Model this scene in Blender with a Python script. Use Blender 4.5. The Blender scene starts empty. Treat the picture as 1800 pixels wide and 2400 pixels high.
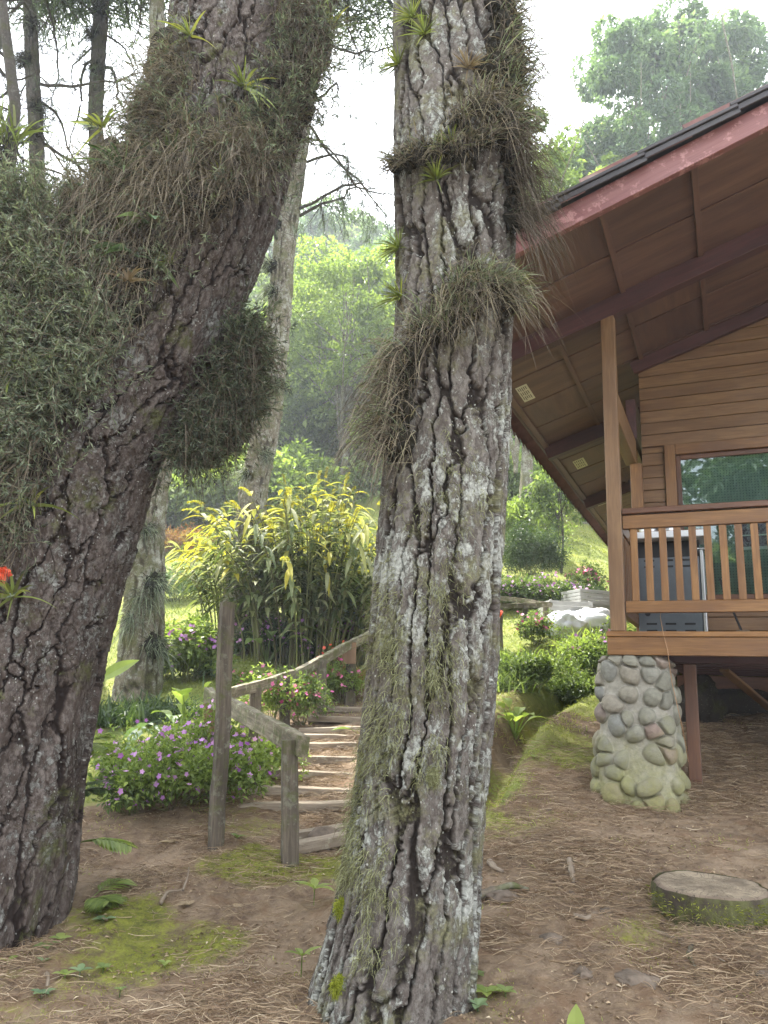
import bpy, math, random
import numpy as np
SC = bpy.context.scene
COL = SC.collection
# ------------------------------------------------------------------ camera
EYE = np.array([0.0, 0.0, 1.5]); PITCH = .2266; ROLL = .0342; F = 1800.0
_fw = np.array([0, math.cos(PITCH), math.sin(PITCH)]); _up = np.array([0, -math.sin(PITCH), math.cos(PITCH)]); _rt = np.array([1., 0, 0])
_c, _s = math.cos(ROLL), math.sin(ROLL)
RC = np.array([_c*_rt + _s*_up, -_s*_rt + _c*_up, _fw])
cam_d = bpy.data.cameras.new('camera'); cam = bpy.data.objects.new('camera', cam_d); COL.objects.link(cam)
from mathutils import Matrix, Vector
M3 = Matrix(((RC[0][0], RC[1][0], -RC[2][0]), (RC[0][1], RC[1][1], -RC[2][1]), (RC[0][2], RC[1][2], -RC[2][2])))
cam.matrix_world = Matrix.Translation(Vector(EYE)) @ M3.to_4x4()
cam_d.sensor_fit = 'HORIZONTAL'; cam_d.sensor_width = 36; cam_d.lens = 36; cam_d.clip_end = 1000; cam_d.clip_start = .05
SC.camera = cam
# ------------------------------------------------------------------ light
SUN_EL = math.radians(60); SUN_AZ = math.radians(-32)      # azimuth from +Y towards +X (negative = to the left)
world = bpy.data.worlds.new('World'); SC.world = world; world.use_nodes = True
wn = world.node_tree; wn.nodes.clear()
def wnode(t, **k):
    n = wn.nodes.new(t)
    for a_, v_ in k.items(): setattr(n, a_, v_)
    return n
sky = wnode('ShaderNodeTexSky', sky_type='NISHITA', sun_disc=False); sky.sun_elevation = SUN_EL; sky.sun_rotation = SUN_AZ
tc = wnode('ShaderNodeTexCoord'); nz = wnode('ShaderNodeTexNoise'); nz.inputs['Scale'].default_value = 2.2; nz.inputs['Detail'].default_value = 8
nz.inputs['Roughness'].default_value = .6
cr = wnode('ShaderNodeMapRange'); cr.inputs['From Min'].default_value = .36; cr.inputs['From Max'].default_value = .52
cr.inputs['To Min'].default_value = .55; cr.inputs['To Max'].default_value = 1.0
mx = wnode('ShaderNodeMix', data_type='RGBA'); mx.inputs[7].default_value = (10.2, 10.6, 11.2, 1)
bg = wnode('ShaderNodeBackground'); bg.inputs['Strength'].default_value = .1; wo = wnode('ShaderNodeOutputWorld')
L = wn.links.new
L(tc.outputs['Generated'], nz.inputs['Vector']); L(nz.outputs['Fac'], cr.inputs['Value']); L(cr.outputs['Result'], mx.inputs[0])
L(sky.outputs['Color'], mx.inputs[6]); L(mx.outputs[2], bg.inputs['Color']); L(bg.outputs['Background'], wo.inputs['Surface'])
sd = bpy.data.lights.new('sun', 'SUN'); sd.energy = 5.0; sd.angle = math.radians(.6); sd.color = (1, .95, .86)
sun = bpy.data.objects.new('sun', sd); COL.objects.link(sun)
SDIR = np.array([math.sin(SUN_AZ)*math.cos(SUN_EL), math.cos(SUN_AZ)*math.cos(SUN_EL), math.sin(SUN_EL)])
sun.rotation_euler = Vector(SDIR).to_track_quat('Z', 'Y').to_euler(); sun.location = (0, 0, 40)
SC.view_settings.view_transform = 'Standard'; SC.view_settings.look = 'None'; SC.view_settings.exposure = 2.1; SC.view_settings.gamma = 1
SC.render.engine = 'CYCLES'; SC.cycles.max_bounces = 6; SC.cycles.transparent_max_bounces = 8
SC.cycles.diffuse_bounces = 4; SC.cycles.glossy_bounces = 3; SC.cycles.transmission_bounces = 4
# ------------------------------------------------------------------ helpers
rng = np.random.default_rng(7)
def unit(v): v = np.asarray(v, float); return v/np.maximum(np.linalg.norm(v, axis=-1, keepdims=True), 1e-9)
def ray(u, v): return RC.T @ np.array([(u-900)/F, -(v-1200)/F, 1.0])
def at(u, v, Y): r = ray(u, v); return EYE + r*(Y/r[1])
def px(P):
    q = (np.asarray(P)-EYE) @ RC.T; return 900+F*q[..., 0]/q[..., 2], 1200-F*q[..., 1]/q[..., 2]
def depth(P): return ((np.asarray(P)-EYE) @ RC.T)[..., 2]
def h3(i, j, k, seed=0):
    n = (i.astype(np.int64)*73856093) ^ (j.astype(np.int64)*19349663) ^ (k.astype(np.int64)*83492791) ^ (seed*2654435761)
    n = (n ^ (n >> 13)) * 1274126177 & 0x7fffffff
    n = (n ^ (n >> 15)) * 668265263 & 0x7fffffff
    return ((n ^ (n >> 12)) & 0xffffff)/float(0xffffff)
def vnoise(p, seed=0):
    p = np.asarray(p, float); f0 = np.floor(p); t = p-f0; t = t*t*(3-2*t); i = f0.astype(np.int64); r = 0
    for dx in (0, 1):
        wx = t[..., 0] if dx else 1-t[..., 0]
        for dy in (0, 1):
            wy = t[..., 1] if dy else 1-t[..., 1]
            for dz in (0, 1):
                wz = t[..., 2] if dz else 1-t[..., 2]
                r = r + wx*wy*wz*h3(i[..., 0]+dx, i[..., 1]+dy, i[..., 2]+dz, seed)
    return r
def fbm(p, octv=4, seed=0, gain=.5):
    r = 0; a = 1.; s = 0; p = np.asarray(p, float)
    for o in range(octv): r = r+a*vnoise(p*2**o, seed+o); s += a; a *= gain
    return r/s
def worley(x, y, period=None, seed=0, jit=.9):
    ix = np.floor(x).astype(np.int64); iy = np.floor(y).astype(np.int64)
    F1 = np.full(x.shape, 9.); F2 = np.full(x.shape, 9.); cid = np.zeros(x.shape)
    z0 = np.zeros_like(ix)
    for dx in (-1, 0, 1):
        for dy in (-1, 0, 1):
            cx = ix+dx; cy = iy+dy; hx = cx % period if period else cx
            px_ = cx+.5+jit*(h3(hx, cy, z0, seed)-.5); py_ = cy+.5+jit*(h3(hx, cy, z0+1, seed)-.5)
            d = np.hypot(x-px_, y-py_); c = h3(hx, cy, z0+2, seed)
            m = d < F1; F2 = np.where(m, F1, np.minimum(F2, d)); cid = np.where(m, c, cid); F1 = np.where(m, d, F1)
    return F1, F2, cid
def sstep(a, b, x): t = np.clip((x-a)/(b-a), 0, 1); return t*t*(3-2*t)

class MB:
    """collects geometry; build() links it as ONE mesh object"""
    def __init__(s): s.V = []; s.Fc = []; s.n = 0; s.A = []; s.L = []
    def add(s, V, Fs, a=0.5, mi=0, lc=None):
        V = np.asarray(V, float).reshape(-1, 3)
        if not isinstance(Fs, list): Fs = [Fs]
        for f in Fs:
            f = np.asarray(f, np.int64)
            if len(f): s.Fc.append((f+s.n, mi))
        s.V.append(V); s.A.append(np.broadcast_to(np.asarray(a, float), (len(V),)).copy())
        s.L.append(V.copy() if lc is None else np.asarray(lc, float)); s.n += len(V)
    def build(s, name, mats, parent=None, loc=None, smooth=False):
        V = np.concatenate(s.V); A = np.concatenate(s.A); Lc = np.concatenate(s.L)
        if parent is not None: off = np.array(parent['_o'])
        else: off = np.zeros(3) if loc is None else np.asarray(loc, float)
        V = V-off
        me = bpy.data.meshes.new(name); me.vertices.add(len(V)); me.vertices.foreach_set('co', V.astype(np.float32).ravel())
        ls = np.concatenate([f.ravel() for f, _ in s.Fc]); cnt = np.concatenate([np.full(len(f), f.shape[1]) for f, _ in s.Fc])
        mi = np.concatenate([np.full(len(f), m) for f, m in s.Fc])
        me.loops.add(len(ls)); me.loops.foreach_set('vertex_index', ls.astype(np.int32))
        me.polygons.add(len(cnt)); st = np.concatenate([[0], np.cumsum(cnt)[:-1]])
        me.polygons.foreach_set('loop_start', st.astype(np.int32))
        me.polygons.foreach_set('material_index', mi.astype(np.int32))
        me.polygons.foreach_set('use_smooth', np.full(len(cnt), bool(smooth)))
        at_ = me.attributes.new('v', 'FLOAT', 'POINT'); at_.data.foreach_set('value', A.astype(np.float32))
        al = me.attributes.new('lc', 'FLOAT_VECTOR', 'POINT'); al.data.foreach_set('vector', Lc.astype(np.float32).ravel())
        me.update(calc_edges=True); me.validate()
        for m in (mats if isinstance(mats, (list, tuple)) else [mats]): me.materials.append(m)
        o = bpy.data.objects.new(name, me); COL.objects.link(o)
        if parent is not None:
            o.parent = parent; o['_o'] = tuple(off)
        else: o.location = off; o['_o'] = tuple(off)
        return o
def tag(o, label=None, cat=None, group=None, kind=None):
    if label: o['label'] = label
    if cat: o['category'] = cat
    if group: o['group'] = group
    if kind: o['kind'] = kind
    return o
def thing(name, label, cat, loc, group=None):
    o = bpy.data.objects.new(name, None); COL.objects.link(o); o.location = tuple(loc); o['_o'] = tuple(float(x) for x in loc)
    o.empty_display_size = .1
    return tag(o, label, cat, group)
def copy_tree(o, parent=None, loc=None, rz=0, sc=1):
    c = o.copy(); COL.objects.link(c)
    if parent: c.parent = parent
    if loc is not None: c.location = tuple(loc); c.rotation_euler = (0, 0, rz); c.scale = (sc, sc, sc)
    for ch in list(o.children): copy_tree(ch, c)
    return c
def obox(mb, c, X, Y, Z, bev=.004, a=.5, mi=0):
    if a == .5: a = rng.uniform(.25, .75)
    """chamfered box: centre c, half-axis vectors X (grain), Y, Z"""
    c = np.asarray(c, float); ax = [np.asarray(q, float) for q in (X, Y, Z)]; ln = [np.linalg.norm(q) for q in ax]; u = [q/l for q, l in zip(ax, ln)]
    b = min(bev, .4*min(ln)); V = []; Lc = []; idx = {}
    off = rng.uniform(-50, 50, 3)
    for i in range(8):
        sg = [1 if i >> k & 1 else -1 for k in range(3)]
        for k in range(3):
            loc = [sg[m]*(ln[m]-(0 if m == k else b)) for m in range(3)]
            idx[(tuple(sg), k)] = len(V); V.append(c+sum(l*q for l, q in zip(loc, u))); Lc.append(np.array(loc)+off)
    V = np.array(V); quads = []; tris = []
    for k in range(3):
        for sg in (-1, 1):
            m, n = [q for q in range(3) if q != k]; f = []
            for (p, q) in ((-1, -1), (1, -1), (1, 1), (-1, 1)):
                t = [0, 0, 0]; t[k] = sg; t[m] = p; t[n] = q; f.append(idx[(tuple(t), k)])
            quads.append(f)
    for m in range(3):
        i, j = [q for q in range(3) if q != m]
        for si in (-1, 1):
            for sj in (-1, 1):
                A = [0, 0, 0]; A[i] = si; A[j] = sj; A[m] = -1; B = list(A); B[m] = 1
                quads.append([idx[(tuple(A), i)], idx[(tuple(B), i)], idx[(tuple(B), j)], idx[(tuple(A), j)]])
    for i in range(8):
        sg = tuple(1 if i >> k & 1 else -1 for k in range(3)); tris.append([idx[(sg, 0)], idx[(sg, 1)], idx[(sg, 2)]])
    def fix(fs):
        out = []
        for f in fs:
            p = V[f]; n = np.cross(p[1]-p[0], p[2]-p[0])
            out.append(f if n @ (p.mean(0)-c) > 0 else f[::-1])
        return np.array(out)
    mb.add(V, [fix(quads), fix(tris)], a, mi, np.array(Lc))
def beam(mb, p0, p1, w, h, up=(0, 0, 1), bev=.004, a=.5, mi=0):
    p0 = np.asarray(p0, float); p1 = np.asarray(p1, float); d = unit(p1-p0); s = unit(np.cross(d, np.asarray(up, float))); t = np.cross(s, d)
    obox(mb, (p0+p1)/2, d*np.linalg.norm(p1-p0)/2, s*w/2, t*h/2, bev, a, mi)
def rough_beam(mb, p0, p1, w, h, w1=None, h1=None, up=(0, 0, 1), amp=.006, ns=26, seed=0, twist=0., bow=0.):
    """weathered hand-cut timber: rounded rectangular loft with wobble, splits and ends"""
    p0 = np.asarray(p0, float); p1 = np.asarray(p1, float); w1 = w1 or w; h1 = h1 or h
    d = unit(p1-p0); s = unit(np.cross(d, np.asarray(up, float))); t = np.cross(s, d); Lg = np.linalg.norm(p1-p0)
    nc = 28; th = np.arange(nc)/nc*2*np.pi; e = .16
    cx = np.sign(np.cos(th))*np.abs(np.cos(th))**e; cy = np.sign(np.sin(th))*np.abs(np.sin(th))**e
    tt = np.linspace(0, 1, ns); V = []; Lc = []
    for i, q in enumerate(tt):
        ww = w+(w1-w)*q; hh = h+(h1-h)*q; a_ = twist*q
        x = cx*ww/2; y = cy*hh/2
        P = np.stack([cx*2, cy*2, np.full(nc, q*Lg*5)+seed*7], 1)
        dd = (fbm(P*1.3, 3, seed)-.5)*amp*3+(fbm(P*np.array([7, 7, 1.]), 2, seed+5)-.5)*amp*1.5
        rr = 1+dd/np.maximum(np.hypot(x, y), .01)
        x = x*rr; y = y*rr
        wob = (vnoise(np.array([[q*Lg*3, seed, 0]]), 3)[0]-.5)*amp*2.5
        bz = bow*math.sin(q*math.pi)
        V.append(p0+d*(q*Lg)+np.outer(x*math.cos(a_)-y*math.sin(a_), s)+np.outer(x*math.sin(a_)+y*math.cos(a_)+wob+bz, t))
        Lc.append(np.stack([np.full(nc, q*Lg)+seed, cx*ww/2+3*seed, cy*hh/2], 1))
    V = np.concatenate(V); Lc = np.concatenate(Lc)
    i = np.arange(ns-1)[:, None]*nc; j = np.arange(nc)[None]; k = (j+1) % nc
    Fq = np.stack([i+j, i+k, i+k+nc, i+j+nc], -1).reshape(-1, 4)
    caps = [np.arange(nc)[::-1][None], (np.arange(nc)+(ns-1)*nc)[None]]
    mb.add(V, [Fq]+caps, .5, 0, Lc)
def tube(mb, P, R, n=8, a=.5, mi=0):
    P = np.asarray(P, float); m = len(P); R = np.broadcast_to(np.asarray(R, float), (m,))
    T = unit(np.gradient(P, axis=0)); ref = np.array([0, 0, 1.]) if abs(T[:, 2]).mean() < .8 else np.array([0, 1., 0])
    S = unit(np.cross(T, ref)); U = np.cross(S, T); th = np.arange(n)/n*2*np.pi
    V = P[:, None]+R[:, None, None]*(np.cos(th)[None, :, None]*S[:, None]+np.sin(th)[None, :, None]*U[:, None])
    i = np.arange(m-1)[:, None]*n; j = np.arange(n)[None]; k = (j+1) % n
    Fq = np.stack([i+j, i+k, i+k+n, i+j+n], -1).reshape(-1, 4)
    arc = np.concatenate([[0], np.cumsum(np.linalg.norm(np.diff(P, axis=0), axis=1))])
    Lc = np.stack([np.repeat(arc, n), np.tile(np.cos(th), m)*np.repeat(R, n), np.tile(np.sin(th), m)*np.repeat(R, n)], 1)
    mb.add(V.reshape(-1, 3), [Fq, np.arange(n)[::-1][None], (np.arange(n)+(m-1)*n)[None]], a, mi, Lc)
def rand_dir(n): return unit(rng.normal(size=(n, 3)))
def leaves(mb, P, D, Ln, W, a=.5, mi=0, N=None, fold=.25):
    """leaf-sized folded quads: base P, direction D, length Ln, width W"""
    n = len(P); D = unit(D); Ln = np.broadcast_to(Ln, (n,))[:, None]; W = np.broadcast_to(W, (n,))[:, None]
    N = rand_dir(n) if N is None else N+rand_dir(n)*.35
    S = unit(np.cross(D, N)); U = np.cross(S, D)
    mid = P+D*Ln*.45
    V = np.stack([P, mid+S*W/2+U*W*fold, P+D*Ln-U*Ln*.12, mid-S*W/2+U*W*fold], 1).reshape(-1, 3)
    i = np.arange(n)*4; Fs = np.concatenate([np.stack([i, i+1, i+2], 1), np.stack([i, i+2, i+3], 1)])
    a = np.broadcast_to(a, (n,)); mb.add(V, Fs, np.repeat(a, 4), mi)
def leaves6(mb, P, D, Ln, W, a=.5, mi=0, N=None, droop=.25, seg=3):
    """nicer leaf: curved with a midrib"""
    n = len(P); D = unit(D); Ln = np.broadcast_to(Ln, (n,))[:, None]; W = np.broadcast_to(W, (n,))[:, None]
    N = rand_dir(n) if N is None else N
    S = unit(np.cross(D, N)); U = np.cross(S, D); rows = []
    T = np.linspace(0, 1, seg+2); prof = {3: [0.05, .8, 1, .62, 0.02], 2: [.05, 1, .8, .02], 4: [.06, .7, 1, .9, .55, .02], 5: [.06, .6, .95, 1, .85, .5, .02]}[seg]
    for t, w in zip(T, prof):
        c = P+D*Ln*t-np.array([0, 0, 1.])*Ln*droop*t*t
        rows += [c-S*W/2*w+U*W*.14*w, c, c+S*W/2*w+U*W*.14*w]
    V = np.stack(rows, 1); m = len(rows); i = (np.arange(n)*m)[:, None]; Fs = []
    for k in range(len(T)-1):
        for q in (0, 1): Fs.append(np.concatenate([i+3*k+q, i+3*k+q+1, i+3*k+q+4, i+3*k+q+3], 1))
    a = np.broadcast_to(a, (n,)); mb.add(V.reshape(-1, 3), np.concatenate(Fs), np.repeat(a, m), mi)
def blades(mb, P, D, Ln, W, droop=.4, seg=3, a=.5, mi=0, tip=.1, curl=0., up=(0, 0, 1)):
    n = len(P); D = unit(D); Ln = np.broadcast_to(Ln, (n,))[:, None]; W = np.broadcast_to(W, (n,))[:, None]; droop = np.broadcast_to(droop, (n,))[:, None]
    S = unit(np.cross(D, rand_dir(n))); C = rand_dir(n)*curl; rows = []
    for k in range(seg+1):
        t = k/seg; c = P+Ln*(D*t-np.array([0, 0, 1.])*droop*t*t+C*math.sin(t*3.1)*.5)
        w = W*((1-t)**.6*(1-tip)+tip)*.5
        rows += [c-S*w, c+S*w]
    m = 2*(seg+1); V = np.stack(rows, 1).reshape(-1, 3); i = (np.arange(n)*m)[:, None]
    Fs = np.concatenate([np.concatenate([i+2*k, i+2*k+1, i+2*k+3, i+2*k+2], 1) for k in range(seg)])
    a = np.broadcast_to(a, (n,)); mb.add(V, Fs, np.repeat(a, m), mi)
# ------------------------------------------------------------------ materials
class NT:
    def __init__(s, name):
        s.m = bpy.data.materials.new(name); s.m.use_nodes = True; s.t = s.m.node_tree; s.t.nodes.clear()
        s.out = s.n('ShaderNodeOutputMaterial')
    def n(s, t, **k):
        x = s.t.nodes.new(t)
        for a_, v_ in k.items():
            if a_ in ('operation', 'data_type', 'blend_type', 'attribute_name', 'feature', 'noise_dimensions', 'distance', 'mode', 'wave_type', 'bands_direction', 'clamp'): setattr(x, a_, v_)
            else: s.set(x, a_, v_)
        return x
    def set(s, x, key, v):
        inp = x.inputs[key] if not key.startswith('i') or not key[1:].isdigit() else x.inputs[int(key[1:])]
        if isinstance(v, bpy.types.NodeSocket): s.t.links.new(v, inp)
        else: inp.default_value = v
    def attr(s, name, vec=False): x = s.n('ShaderNodeAttribute', attribute_name=name); return x.outputs['Vector' if vec else 'Fac']
    def obj(s): return s.n('ShaderNodeTexCoord').outputs['Object']
    def mapv(s, v, sc): x = s.n('ShaderNodeMapping'); s.set(x, 'Vector', v); x.inputs['Scale'].default_value = sc; return x.outputs[0]
    def noise(s, v, scale, det=5, rough=.55, dist=0): 
        x = s.n('ShaderNodeTexNoise'); s.set(x, 'Vector', v); x.inputs['Scale'].default_value = scale; x.inputs['Detail'].default_value = det
        x.inputs['Roughness'].default_value = rough; x.inputs['Distortion'].default_value = dist; return x.outputs['Fac']
    def vor(s, v, scale, feat='F1', out='Distance'):
        x = s.n('ShaderNodeTexVoronoi', feature=feat); s.set(x, 'Vector', v); x.inputs['Scale'].default_value = scale; return x.outputs[out]
    def rng(s, v, a, b, c=0., d=1.):
        x = s.n('ShaderNodeMapRange'); s.set(x, 'Value', v)
        for k, q in zip(('From Min', 'From Max', 'To Min', 'To Max'), (a, b, c, d)): x.inputs[k].default_value = q
        return x.outputs[0]
    def math(s, op, a, b=0.): x = s.n('ShaderNodeMath', operation=op); s.set(x, 'i0', a); s.set(x, 'i1', b); return x.outputs[0]
    def mix(s, f, a, b, bt='MIX'):
        x = s.n('ShaderNodeMix', data_type='RGBA', blend_type=bt); s.set(x, 'i0', f)
        for k, q in (('i6', a), ('i7', b)): s.set(x, k, q if isinstance(q, bpy.types.NodeSocket) else (*q, 1) if len(q) == 3 else q)
        return x.outputs[2]
    def ramp(s, f, stops):
        x = s.n('ShaderNodeValToRGB'); s.set(x, 'Fac', f); e = x.color_ramp.elements
        while len(e) < len(stops): e.new(.5)
        for q, (p, c) in zip(e, stops): q.position = p; q.color = (*c, 1)
        return x.outputs[0]
    def bump(s, h, dist=.01, st=1., nrm=None):
        x = s.n('ShaderNodeBump'); s.set(x, 'Height', h); x.inputs['Distance'].default_value = dist; x.inputs['Strength'].default_value = st
        if nrm: s.set(x, 'Normal', nrm)
        return x.outputs[0]
    def pbsdf(s, col, rough=.7, nrm=None, **k):
        x = s.n('ShaderNodeBsdfPrincipled'); s.set(x, 'Base Color', col if isinstance(col, bpy.types.NodeSocket) else (*col, 1)); s.set(x, 'Roughness', rough)
        if nrm: s.set(x, 'Normal', nrm)
        for a_, v_ in k.items(): s.set(x, a_.replace('_', ' '), v_)
        return x.outputs[0]
    def end(s, sh): s.t.links.new(sh, s.out.inputs['Surface']); return s.m
def leafmat(name, stops, tr=.35, rough=.45, trc=1.5, spec=.4):
    t = NT(name); v = t.attr('v'); col = t.ramp(v, stops); nn = t.noise(t.obj(), 9, 2); col = t.mix(t.rng(nn, .3, .7, 0, .5), col, t.mix(1., col, (.62, .62, .6), 'MULTIPLY'))
    p = t.pbsdf(col, rough, Specular_IOR_Level=spec)
    if tr <= 0: return t.end(p)
    x = t.n('ShaderNodeBsdfTranslucent'); t.set(x, 'Color', t.mix(1., col, (trc, trc*1.05, trc*.55), 'MULTIPLY'))
    m = t.n('ShaderNodeMixShader'); m.inputs[0].default_value = tr; t.t.links.new(p, m.inputs[1]); t.t.links.new(x.outputs[0], m.inputs[2])
    return t.end(m.outputs[0])
def woodmat(name, c0, c1, c2, rough=.45, grain=1., wear=None, coat=.0, moss=0.):
    t = NT(name); lc = t.attr('lc', True); g = t.mapv(lc, (1.2, 16, 16)); n1 = t.noise(g, 3.2*grain, 6, .6, .6); g2 = t.mapv(lc, (.6, 3, 3)); n2 = t.noise(g2, 2.4, 3)
    col = t.mix(t.rng(n1, .35, .68), c0, c1); col = t.mix(t.rng(n2, .42, .66, 0, .75), col, c2)
    fine = t.noise(t.mapv(lc, (3, 130, 130)), 1.5, 3, .7); col = t.mix(t.rng(fine, .55, .75, 0, .55), col, tuple(q*.45 for q in c0))
    col = t.mix(1., col, t.mix(t.attr('v'), (.72, .7, .68), (1.26, 1.27, 1.28)), 'MULTIPLY')
    if wear:
        w = t.noise(t.obj(), 11, 6, .7); col = t.mix(t.rng(w, .54, .62, 0, .8), col, wear)
    if moss:
        w = t.noise(t.obj(), 7, 6, .7); col = t.mix(t.rng(w, .55-.12*moss, .68-.12*moss, 0, .8), col, (.075, .085, .02))
    nb = t.bump(t.math('ADD', n1, t.math('MULTIPLY', fine, .6)), .004, .55)
    return t.end(t.pbsdf(col, t.rng(n1, .2, .8, rough-.08, rough+.15), nb, Coat_Weight=coat, Coat_Roughness=.3))
def plain(name, c, rough=.6, var=.25, metal=0, bumpd=.002, scale=8):
    t = NT(name); n = t.noise(t.obj(), scale, 6, .65); col = t.mix(t.rng(n, .3, .7), tuple(q*(1-var) for q in c), tuple(min(1, q*(1+var)) for q in c))
    return t.end(t.pbsdf(col, rough, t.bump(n, bumpd, .4), Metallic=metal))
def barkmat(name, inner, plate, pale, lich, lthr=.5, mossy=0., green=(.10, .11, .035)):
    t = NT(name); lc = t.attr('lc', True); v = t.attr('v')
    n1 = t.noise(t.mapv(lc, (1, 1, .6)), 30, 9, .75); n2 = t.noise(t.mapv(lc, (1, 1, .5)), 5, 6, .65); n4 = t.noise(lc, 90, 6, .8)
    col = t.mix(t.rng(v, .08, .5), inner, plate); col = t.mix(t.rng(n2, .4, .65, 0, .6), col, tuple(q*.6 for q in plate))
    col = t.mix(t.math('MULTIPLY', t.rng(n1, .44, .6), t.rng(v, .3, .8, 0, .85)), col, pale)
    col = t.mix(t.rng(n4, .56, .68, 0, .75), col, tuple(q*.35 for q in plate))
    big = t.noise(lc, 2.6, 4, .6); big2 = t.noise(t.mapv(lc, (1, 1, .7)), 24, 9, .8, .4)
    sc = t.math('ADD', t.math('MULTIPLY', big, .35), t.math('MULTIPLY', big2, .65))
    lm = t.math('MULTIPLY', t.rng(sc, lthr, lthr+.035), t.rng(v, .25, .5))
    lcol = t.mix(t.rng(t.noise(lc, 70, 5, .75), .4, .62), tuple(q*.55 for q in lich), lich); col = t.mix(t.math('MULTIPLY', lm, .9), col, lcol)
    sp = t.vor(t.mapv(lc, (1, 1, .8)), 42, 'F1'); sp2 = t.math('ADD', sp, t.math('MULTIPLY', t.noise(lc, 60, 4, .7), .5))
    spot = t.math('MULTIPLY', t.rng(sp2, .43, .38), t.rng(t.noise(lc, 6, 4), .46, .58)); col = t.mix(t.math('MULTIPLY', spot, .8), col, tuple(min(1, q*1.25) for q in lich))
    if mossy:
        mm = t.noise(lc, 3.1, 9, .8); col = t.mix(t.rng(mm, .57-.1*mossy, .66-.1*mossy, 0, .75), col, t.mix(t.rng(n4, .4, .6), tuple(q*.6 for q in green), tuple(q*1.5 for q in green)))
    hh = t.math('ADD', t.math('ADD', n1, t.math('MULTIPLY', n4, .6)), t.math('MULTIPLY', lm, .25))
    return t.end(t.pbsdf(col, .88, t.bump(hh, .014, 1.), Specular_IOR_Level=.2))
G = lambda *a: tuple(a)
M = {}
M['bark_grey'] = barkmat('grey furrowed pine bark', (.022, .016, .013), (.105, .087, .075), (.225, .205, .182), (.5, .51, .46), .512, .5, (.17, .165, .085))
M['bark_brown'] = barkmat('brown scaly pine bark', (.02, .013, .011), (.075, .056, .047), (.2, .172, .155), (.36, .36, .33), .535, .15)
M['bark_far'] = barkmat('pale bark of farther tree', (.035, .028, .02), (.13, .11, .08), (.24, .21, .16), (.4, .4, .33), .5, .9, (.11, .11, .045))
M['bark_dark'] = barkmat('dark bark', (.02, .018, .015), (.06, .05, .042), (.1, .09, .075), (.16, .16, .12), .55, .6, (.05, .05, .02))
M['wood'] = woodmat('stained cabin timber', (.165, .074, .021), (.27, .136, .044), (.13, .056, .019), .42, coat=.2)
M['wood_pale'] = woodmat('weathered stained timber', (.165, .088, .038), (.24, .14, .066), (.125, .064, .028), .5, coat=.1)
M['wood_dark'] = woodmat('dark stained siding', (.10, .04, .02), (.17, .075, .035), (.07, .028, .016), .4, coat=.2)
M['ply'] = woodmat('plywood soffit', (.115, .058, .04), (.17, .094, .066), (.085, .044, .033), .55, grain=.35, coat=.05)
M['redbeam'] = woodmat('red painted beam', (.06, .024, .022), (.095, .038, .034), (.045, .019, .019), .5, grain=.6)
M['fascia'] = woodmat('faded red painted fascia', (.2, .07, .066), (.26, .12, .108), (.15, .048, .048), .5, grain=.5, wear=(.4, .2, .19))
M['old'] = woodmat('weathered grey timber', (.065, .05, .036), (.165, .135, .1), (.04, .03, .022), .85, grain=.9, wear=(.17, .165, .12), moss=.3)
M['oldpale'] = woodmat('sunbleached mossy timber', (.11, .09, .062), (.3, .26, .19), (.07, .058, .035), .85, wear=(.3, .3, .2), moss=.6)
M['stepwood'] = woodmat('step plank', (.2, .155, .11), (.36, .3, .23), (.13, .1, .07), .85, wear=(.3, .27, .2))
M['rootwood'] = woodmat('dead wood', (.16, .12, .085), (.3, .25, .19), (.09, .065, .045), .9)
M['roof'] = plain('dark metal roof tile', (.035, .03, .032), .5, .3)
M['sheet'] = plain('rusty red roof sheet', (.13, .05, .04), .6, .4)
M['steel'] = plain('grey steel panel', (.15, .17, .19), .38, .12, .6)
M['blacksteel'] = plain('black recess', (.008, .008, .01), .5)
M['white'] = plain('white worktop', (.75, .77, .78), .35, .05)
M['alu'] = plain('brushed aluminium trim', (.55, .56, .57), .35, .1, .8)
M['crate'] = plain('grey plastic crate', (.42, .42, .4), .5, .12)
M['sack'] = plain('white woven sack', (.8, .82, .84), .7, .06, bumpd=.02, scale=14)
M['rock'] = plain('brown field stone', (.13, .1, .075), .9, .4, bumpd=.02, scale=12)
M['blackcable'] = plain('cable', (.3, .17, .08), .5, .1)
M['paper'] = plain('paper notice', (.62, .58, .45), .8, .08)
M['ink'] = plain('printed text', (.12, .11, .09), .8, .2)
M['cutwood'] = None
def lm(n, *a, **k): M[n] = leafmat(n, *a, **k); return M[n]
lm('leaf_lime', [(0, (.08, .12, .03)), (.5, (.19, .26, .07)), (1, (.33, .4, .12))], tr=.45)
lm('leaf_mid', [(0, (.05, .08, .028)), (.5, (.13, .185, .062)), (1, (.26, .33, .115))], tr=.4)
lm('leaf_dark', [(0, (.02, .035, .014)), (.6, (.05, .085, .032)), (1, (.12, .17, .06))], tr=.3)
lm('leaf_blue', [(0, (.06, .1, .06)), (.6, (.13, .2, .11)), (1, (.24, .33, .17))], tr=.35)
lm('leaf_ginger', [(0, (.04, .055, .02)), (.3, (.09, .12, .045)), (.5, (.17, .2, .09)), (.66, (.32, .33, .19)), (.85, (.36, .36, .09)), (1, (.44, .38, .06))], tr=.4, trc=1.3, rough=.65, spec=.2)
lm('straw', [(0, (.06, .045, .035)), (.4, (.15, .122, .09)), (.75, (.29, .245, .175)), (1, (.22, .24, .1))], tr=.15, rough=.8, spec=.2)
lm('epi_green', [(0, (.035, .042, .03)), (.4, (.11, .135, .09)), (.8, (.23, .27, .185)), (1, (.36, .4, .28))], tr=.3, rough=.6)
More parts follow.
